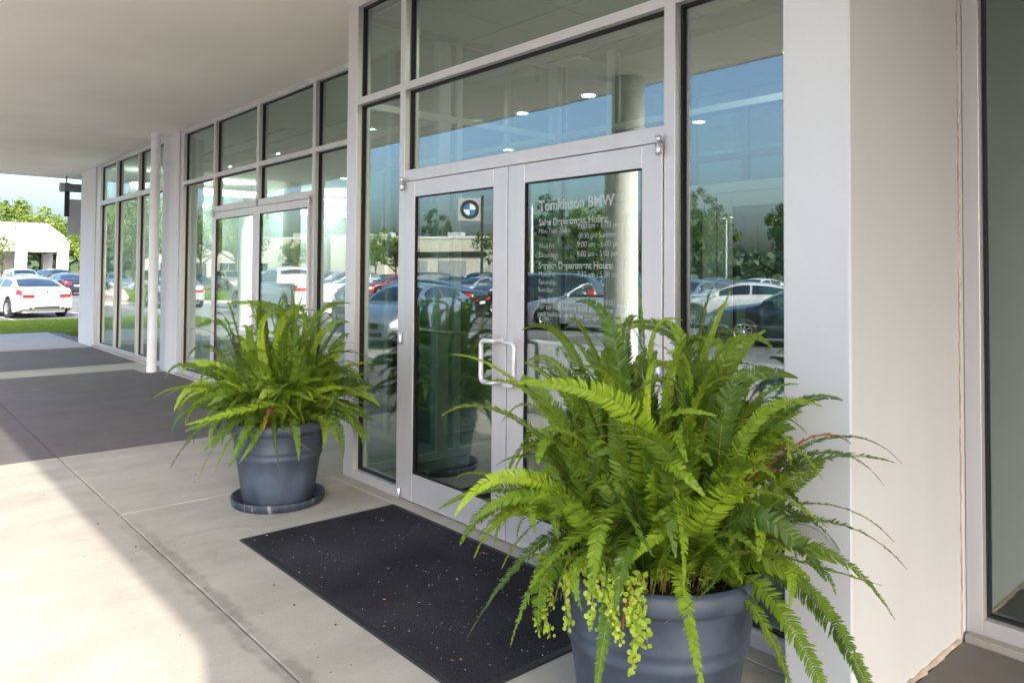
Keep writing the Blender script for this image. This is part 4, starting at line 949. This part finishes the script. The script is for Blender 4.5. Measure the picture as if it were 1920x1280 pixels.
for i in range(9000):
    x, y_ = rg.uniform(-45.8, -39.7), rg.uniform(-8.3, -3.2) if rg.random() < .8 else rg.uniform(-3.2, -1); h = rg.uniform(.2, .75); a = rg.uniform(0, 6.28)
    q.add([(x-.012*math.cos(a), y_-.012*math.sin(a), ZA+.12), (x+.012*math.cos(a), y_+.012*math.sin(a), ZA+.12), (x+rg.uniform(-.25,.25), y_+rg.uniform(-.25,.25), ZA+h)], [(0,1,2)])
tag(q.build('ornamental_grass', M['grass']), 'tall ornamental grass filling the kerbed planting bed', 'grass', kind='stuff')
bm = bmesh.new(); bmesh.ops.create_icosphere(bm, subdivisions=3, radius=1)
for v in bm.verts: v.co = Vector((v.co.x*.75, v.co.y*.6, v.co.z*.5))*(1+.28*mnoise.noise(v.co*1.7))
me = bpy.data.meshes.new('boulder'); bm.to_mesh(me); bm.free(); me.materials.append(M['rock']); o = link('boulder', me); o.location = (-39.9, -1.9, ZA+.34); tag(o, 'pinkish boulder at the corner of the planting bed', 'boulder')

q = MB(); rg = random.Random(41)                               # distant wood closing the horizon
for i in range(15000):
    az_ = R(rg.uniform(148, 300)); rr = rg.uniform(235, 275); x, y_ = rr*math.cos(az_), rr*math.sin(az_); hh = 9.5+4.5*mnoise.noise((math.cos(az_)*22, math.sin(az_)*22, 0))+2.5*mnoise.noise((az_*90, 0, 2)); z = hh*rg.random()**.7
    p = Vector((x, y_, z-.3)); n_ = Vector((-math.cos(az_)+rg.uniform(-.8,.8), -math.sin(az_)+rg.uniform(-.8,.8), rg.uniform(-.2, 1))).normalized(); u_ = n_.cross(Vector((rg.uniform(-1,1), rg.uniform(-1,1), 1))).normalized(); v_ = n_.cross(u_); L_ = rg.uniform(.7, 1.9)
    q.add([p-u_*L_, p+v_*L_*.7, p+u_*L_, p-v_*L_*.7], [(0,1,2,3)])
tag(q.build('distant_wood', M['leaf_c']), 'dark wooded skyline far beyond the parking lots', 'wood', kind='stuff')

# ------------------------------------------------------------------ lamp posts, poles, pole sign
def lamp(x, y_, h, rz, heads, label):
    t = tag(empty('lamp_post', (x, y_, ZA), rz), label, 'lamp post')
    m = MB(); m.tube([(0,0,0), (0,0,h)], [.09, .06], 12); m.build('pole', M['white'], t)
    m = MB(); m.lathe([(.25, 0), (.25, .7), (.2, .74)], 20, cap1=True); m.build('base', M['concrete'], t)
    for s_ in heads:
        m = MB(); m.cbox(min(0, s_*.5), max(0, s_*.5), -.03, .03, h-.08, h-.02, c=.01); m.build('arm', M['white'], t)
        m = MB(); m.cbox(min(s_*.45, s_*1.15), max(s_*.45, s_*1.15), -.18, .18, h-.06, h+.08, c=.03); m.build('lamp_head', M['white'], t)
lamp(-60, -29.0, 7.0, .6, (1,), 'white single arm lamp post before the cream retail block')
lamp(-44, -62, 7.4, .5, (1, -1), 'white twin arm lamp post at the far edge of the lot')
lamp(-29, -27.5, 7.0, 1.1, (1, -1), 'white twin arm lamp post between the parking rows')
def pole(x, y_, h, label):
    t = tag(empty('flagpole', (x, y_, ZA)), label, 'pole', 'white poles in the lot'); m = MB(); m.tube([(0,0,0), (0,0,h)], [.16, .13], 14); m.build('shaft', M['white'], t); m = MB(); m.lathe([(.0, h+.22), (.12, h+.1), (.0, h)][::-1], 12); m.build('finial', M['chrome'], t)
pole(-46.5, -37.0, 7.2, 'taller white pole among the back row'); pole(-48.3, -37.4, 4.6, 'shorter white pole among the back row')
pole(-58.5, -5.6, 6.4, 'white pole behind the planting bed')
ps = tag(empty('pole_sign', (-50.0, -34.5, ZA), -.9), 'grey square sign with a round blue and white emblem on a dark post', 'sign')
m = MB(); m.cbox(-.12, .12, -.12, .12, 0, 8.2, c=.01); m.build('post', M['darkmetal'], ps)
m = MB(); m.cbox(-2.1, -.13, -.1, .1, 6.0, 8.0, c=.02); m.build('panel', M['signgrey'], ps)
m = MB()
def disc(r0, r1, mi, yy, a0=0, a1=6.2832, n=32):
    for sgn in (1, -1):
        vs_ = []; 
        for i in range(n+1):
            a = a0+(a1-a0)*i/n; vs_ += [(-1.1+r0*math.cos(a), sgn*yy, 7.0+r0*math.sin(a)), (-1.1+r1*math.cos(a), sgn*yy, 7.0+r1*math.sin(a))]
        m.add(vs_, [(2*i, 2*i+1, 2*i+3, 2*i+2) for i in range(n)], mi)
disc(.52, .82, 0, .106); disc(0.0, .50, 2, .106, 0, math.pi/2, 10); disc(0.0, .50, 1, .106, math.pi/2, math.pi, 10); disc(0.0, .50, 2, .106, math.pi, 1.5*math.pi, 10); disc(0.0, .50, 1, .106, 1.5*math.pi, 2*math.pi, 10)
m.build('emblem', [M['black'], M['blue'], M['white']], ps)

# ------------------------------------------------------------------ far buildings
pb = tag(empty('portico_building', (-85, 10, ZA)), 'white drive through portico with hipped roof and square columns across the lot', 'building')
def pbx(nm, mt, *b): return boxo(nm, mt, pb, *b, c=.03)
x0, x1, y0, y1 = -9.0, 0.0, -7.5, 6.1
pbx('fascia', M['white'], x0, x1, y0, y1, 3.35, 4.40)
r_ = MB(); r_.add([(x0-.15, y0-.15, 4.402), (x1+.15, y0-.15, 4.402), (x1+.15, y1+.15, 4.402), (x0-.15, y1+.15, 4.402), (x0+3.2, y0+2.2, 6.25), (x1-3.2, y0+2.2, 6.25), (x1-3.2, y1-1.4, 6.25), (x0+3.2, y1-1.4, 6.25)], [(0,1,5,4),(1,2,6,5),(2,3,7,6),(3,0,4,7),(4,5,6,7),(0,3,2,1)]); r_.build('roof', M['white'], pb)
for cx, cy_ in ((-.5, 5.6), (-.5, 2.1), (-.5, -2.4), (-.5, -7), (-8.5, 5.6), (-8.5, 2.1), (-8.5, -2.4)): pbx('column', M['white'], cx-.45, cx+.45, cy_-.45, cy_+.45, 0, 3.348)
pbx('wall', M['white'], -22, -9.2, -10, 3.0, 0, 4.2); pbx('door', M['carglass'], -9.19, -9.1, -1.5, 1.2, .02, 2.4)

cb = tag(empty('retail_building', (-92, -37.75, ZA), math.atan2(-31.5, 40)), 'long low cream retail block with dark band and shop windows across the lot', 'building')
HL = 25.5                                                       # local +x along the front, front faces local +y
def cbx(nm, mt, *b): return boxo(nm, mt, cb, *b, c=.02)
cbx('wall', M['cream'], -HL, HL, -16, 0, 0, 5.8); cbx('wall', M['cream'], 3.0, 12.0, -.0+.01, .6, 0, 6.4); cbx('parapet', M['white'], -HL-.1, HL+.1, -16.1, .08, 5.802, 6.1)
cbx('dark_band', M['darkmetal'], 12.2, HL-.5, .085, .14, 3.5, 4.2)
for x in (-22, -17.5, -13, -8.5, -4): 
    wdw = cbx('window', M['frame'], x, x+2.6, .02, .10, .6, 2.7)
    for j in range(2): boxo('pane', M['carglass'], wdw, x+.1+1.22*j, x+1.22+1.22*j, .09, .12, .7, 2.6)
cbx('door', M['carglass'], 6.2, 8.6, .605, .66, 0.02, 2.6); cbx('garage_door', M['signgrey'], 14, 17.5, .02, .1, .02, 3.1); cbx('garage_door', M['signgrey'], 19, 22.5, .02, .1, .02, 3.1)
for x in (-18, -6, 8, 18): cbx('roof_unit', M['signgrey'], x, x+2, -9, -7, 5.81, 7.0)
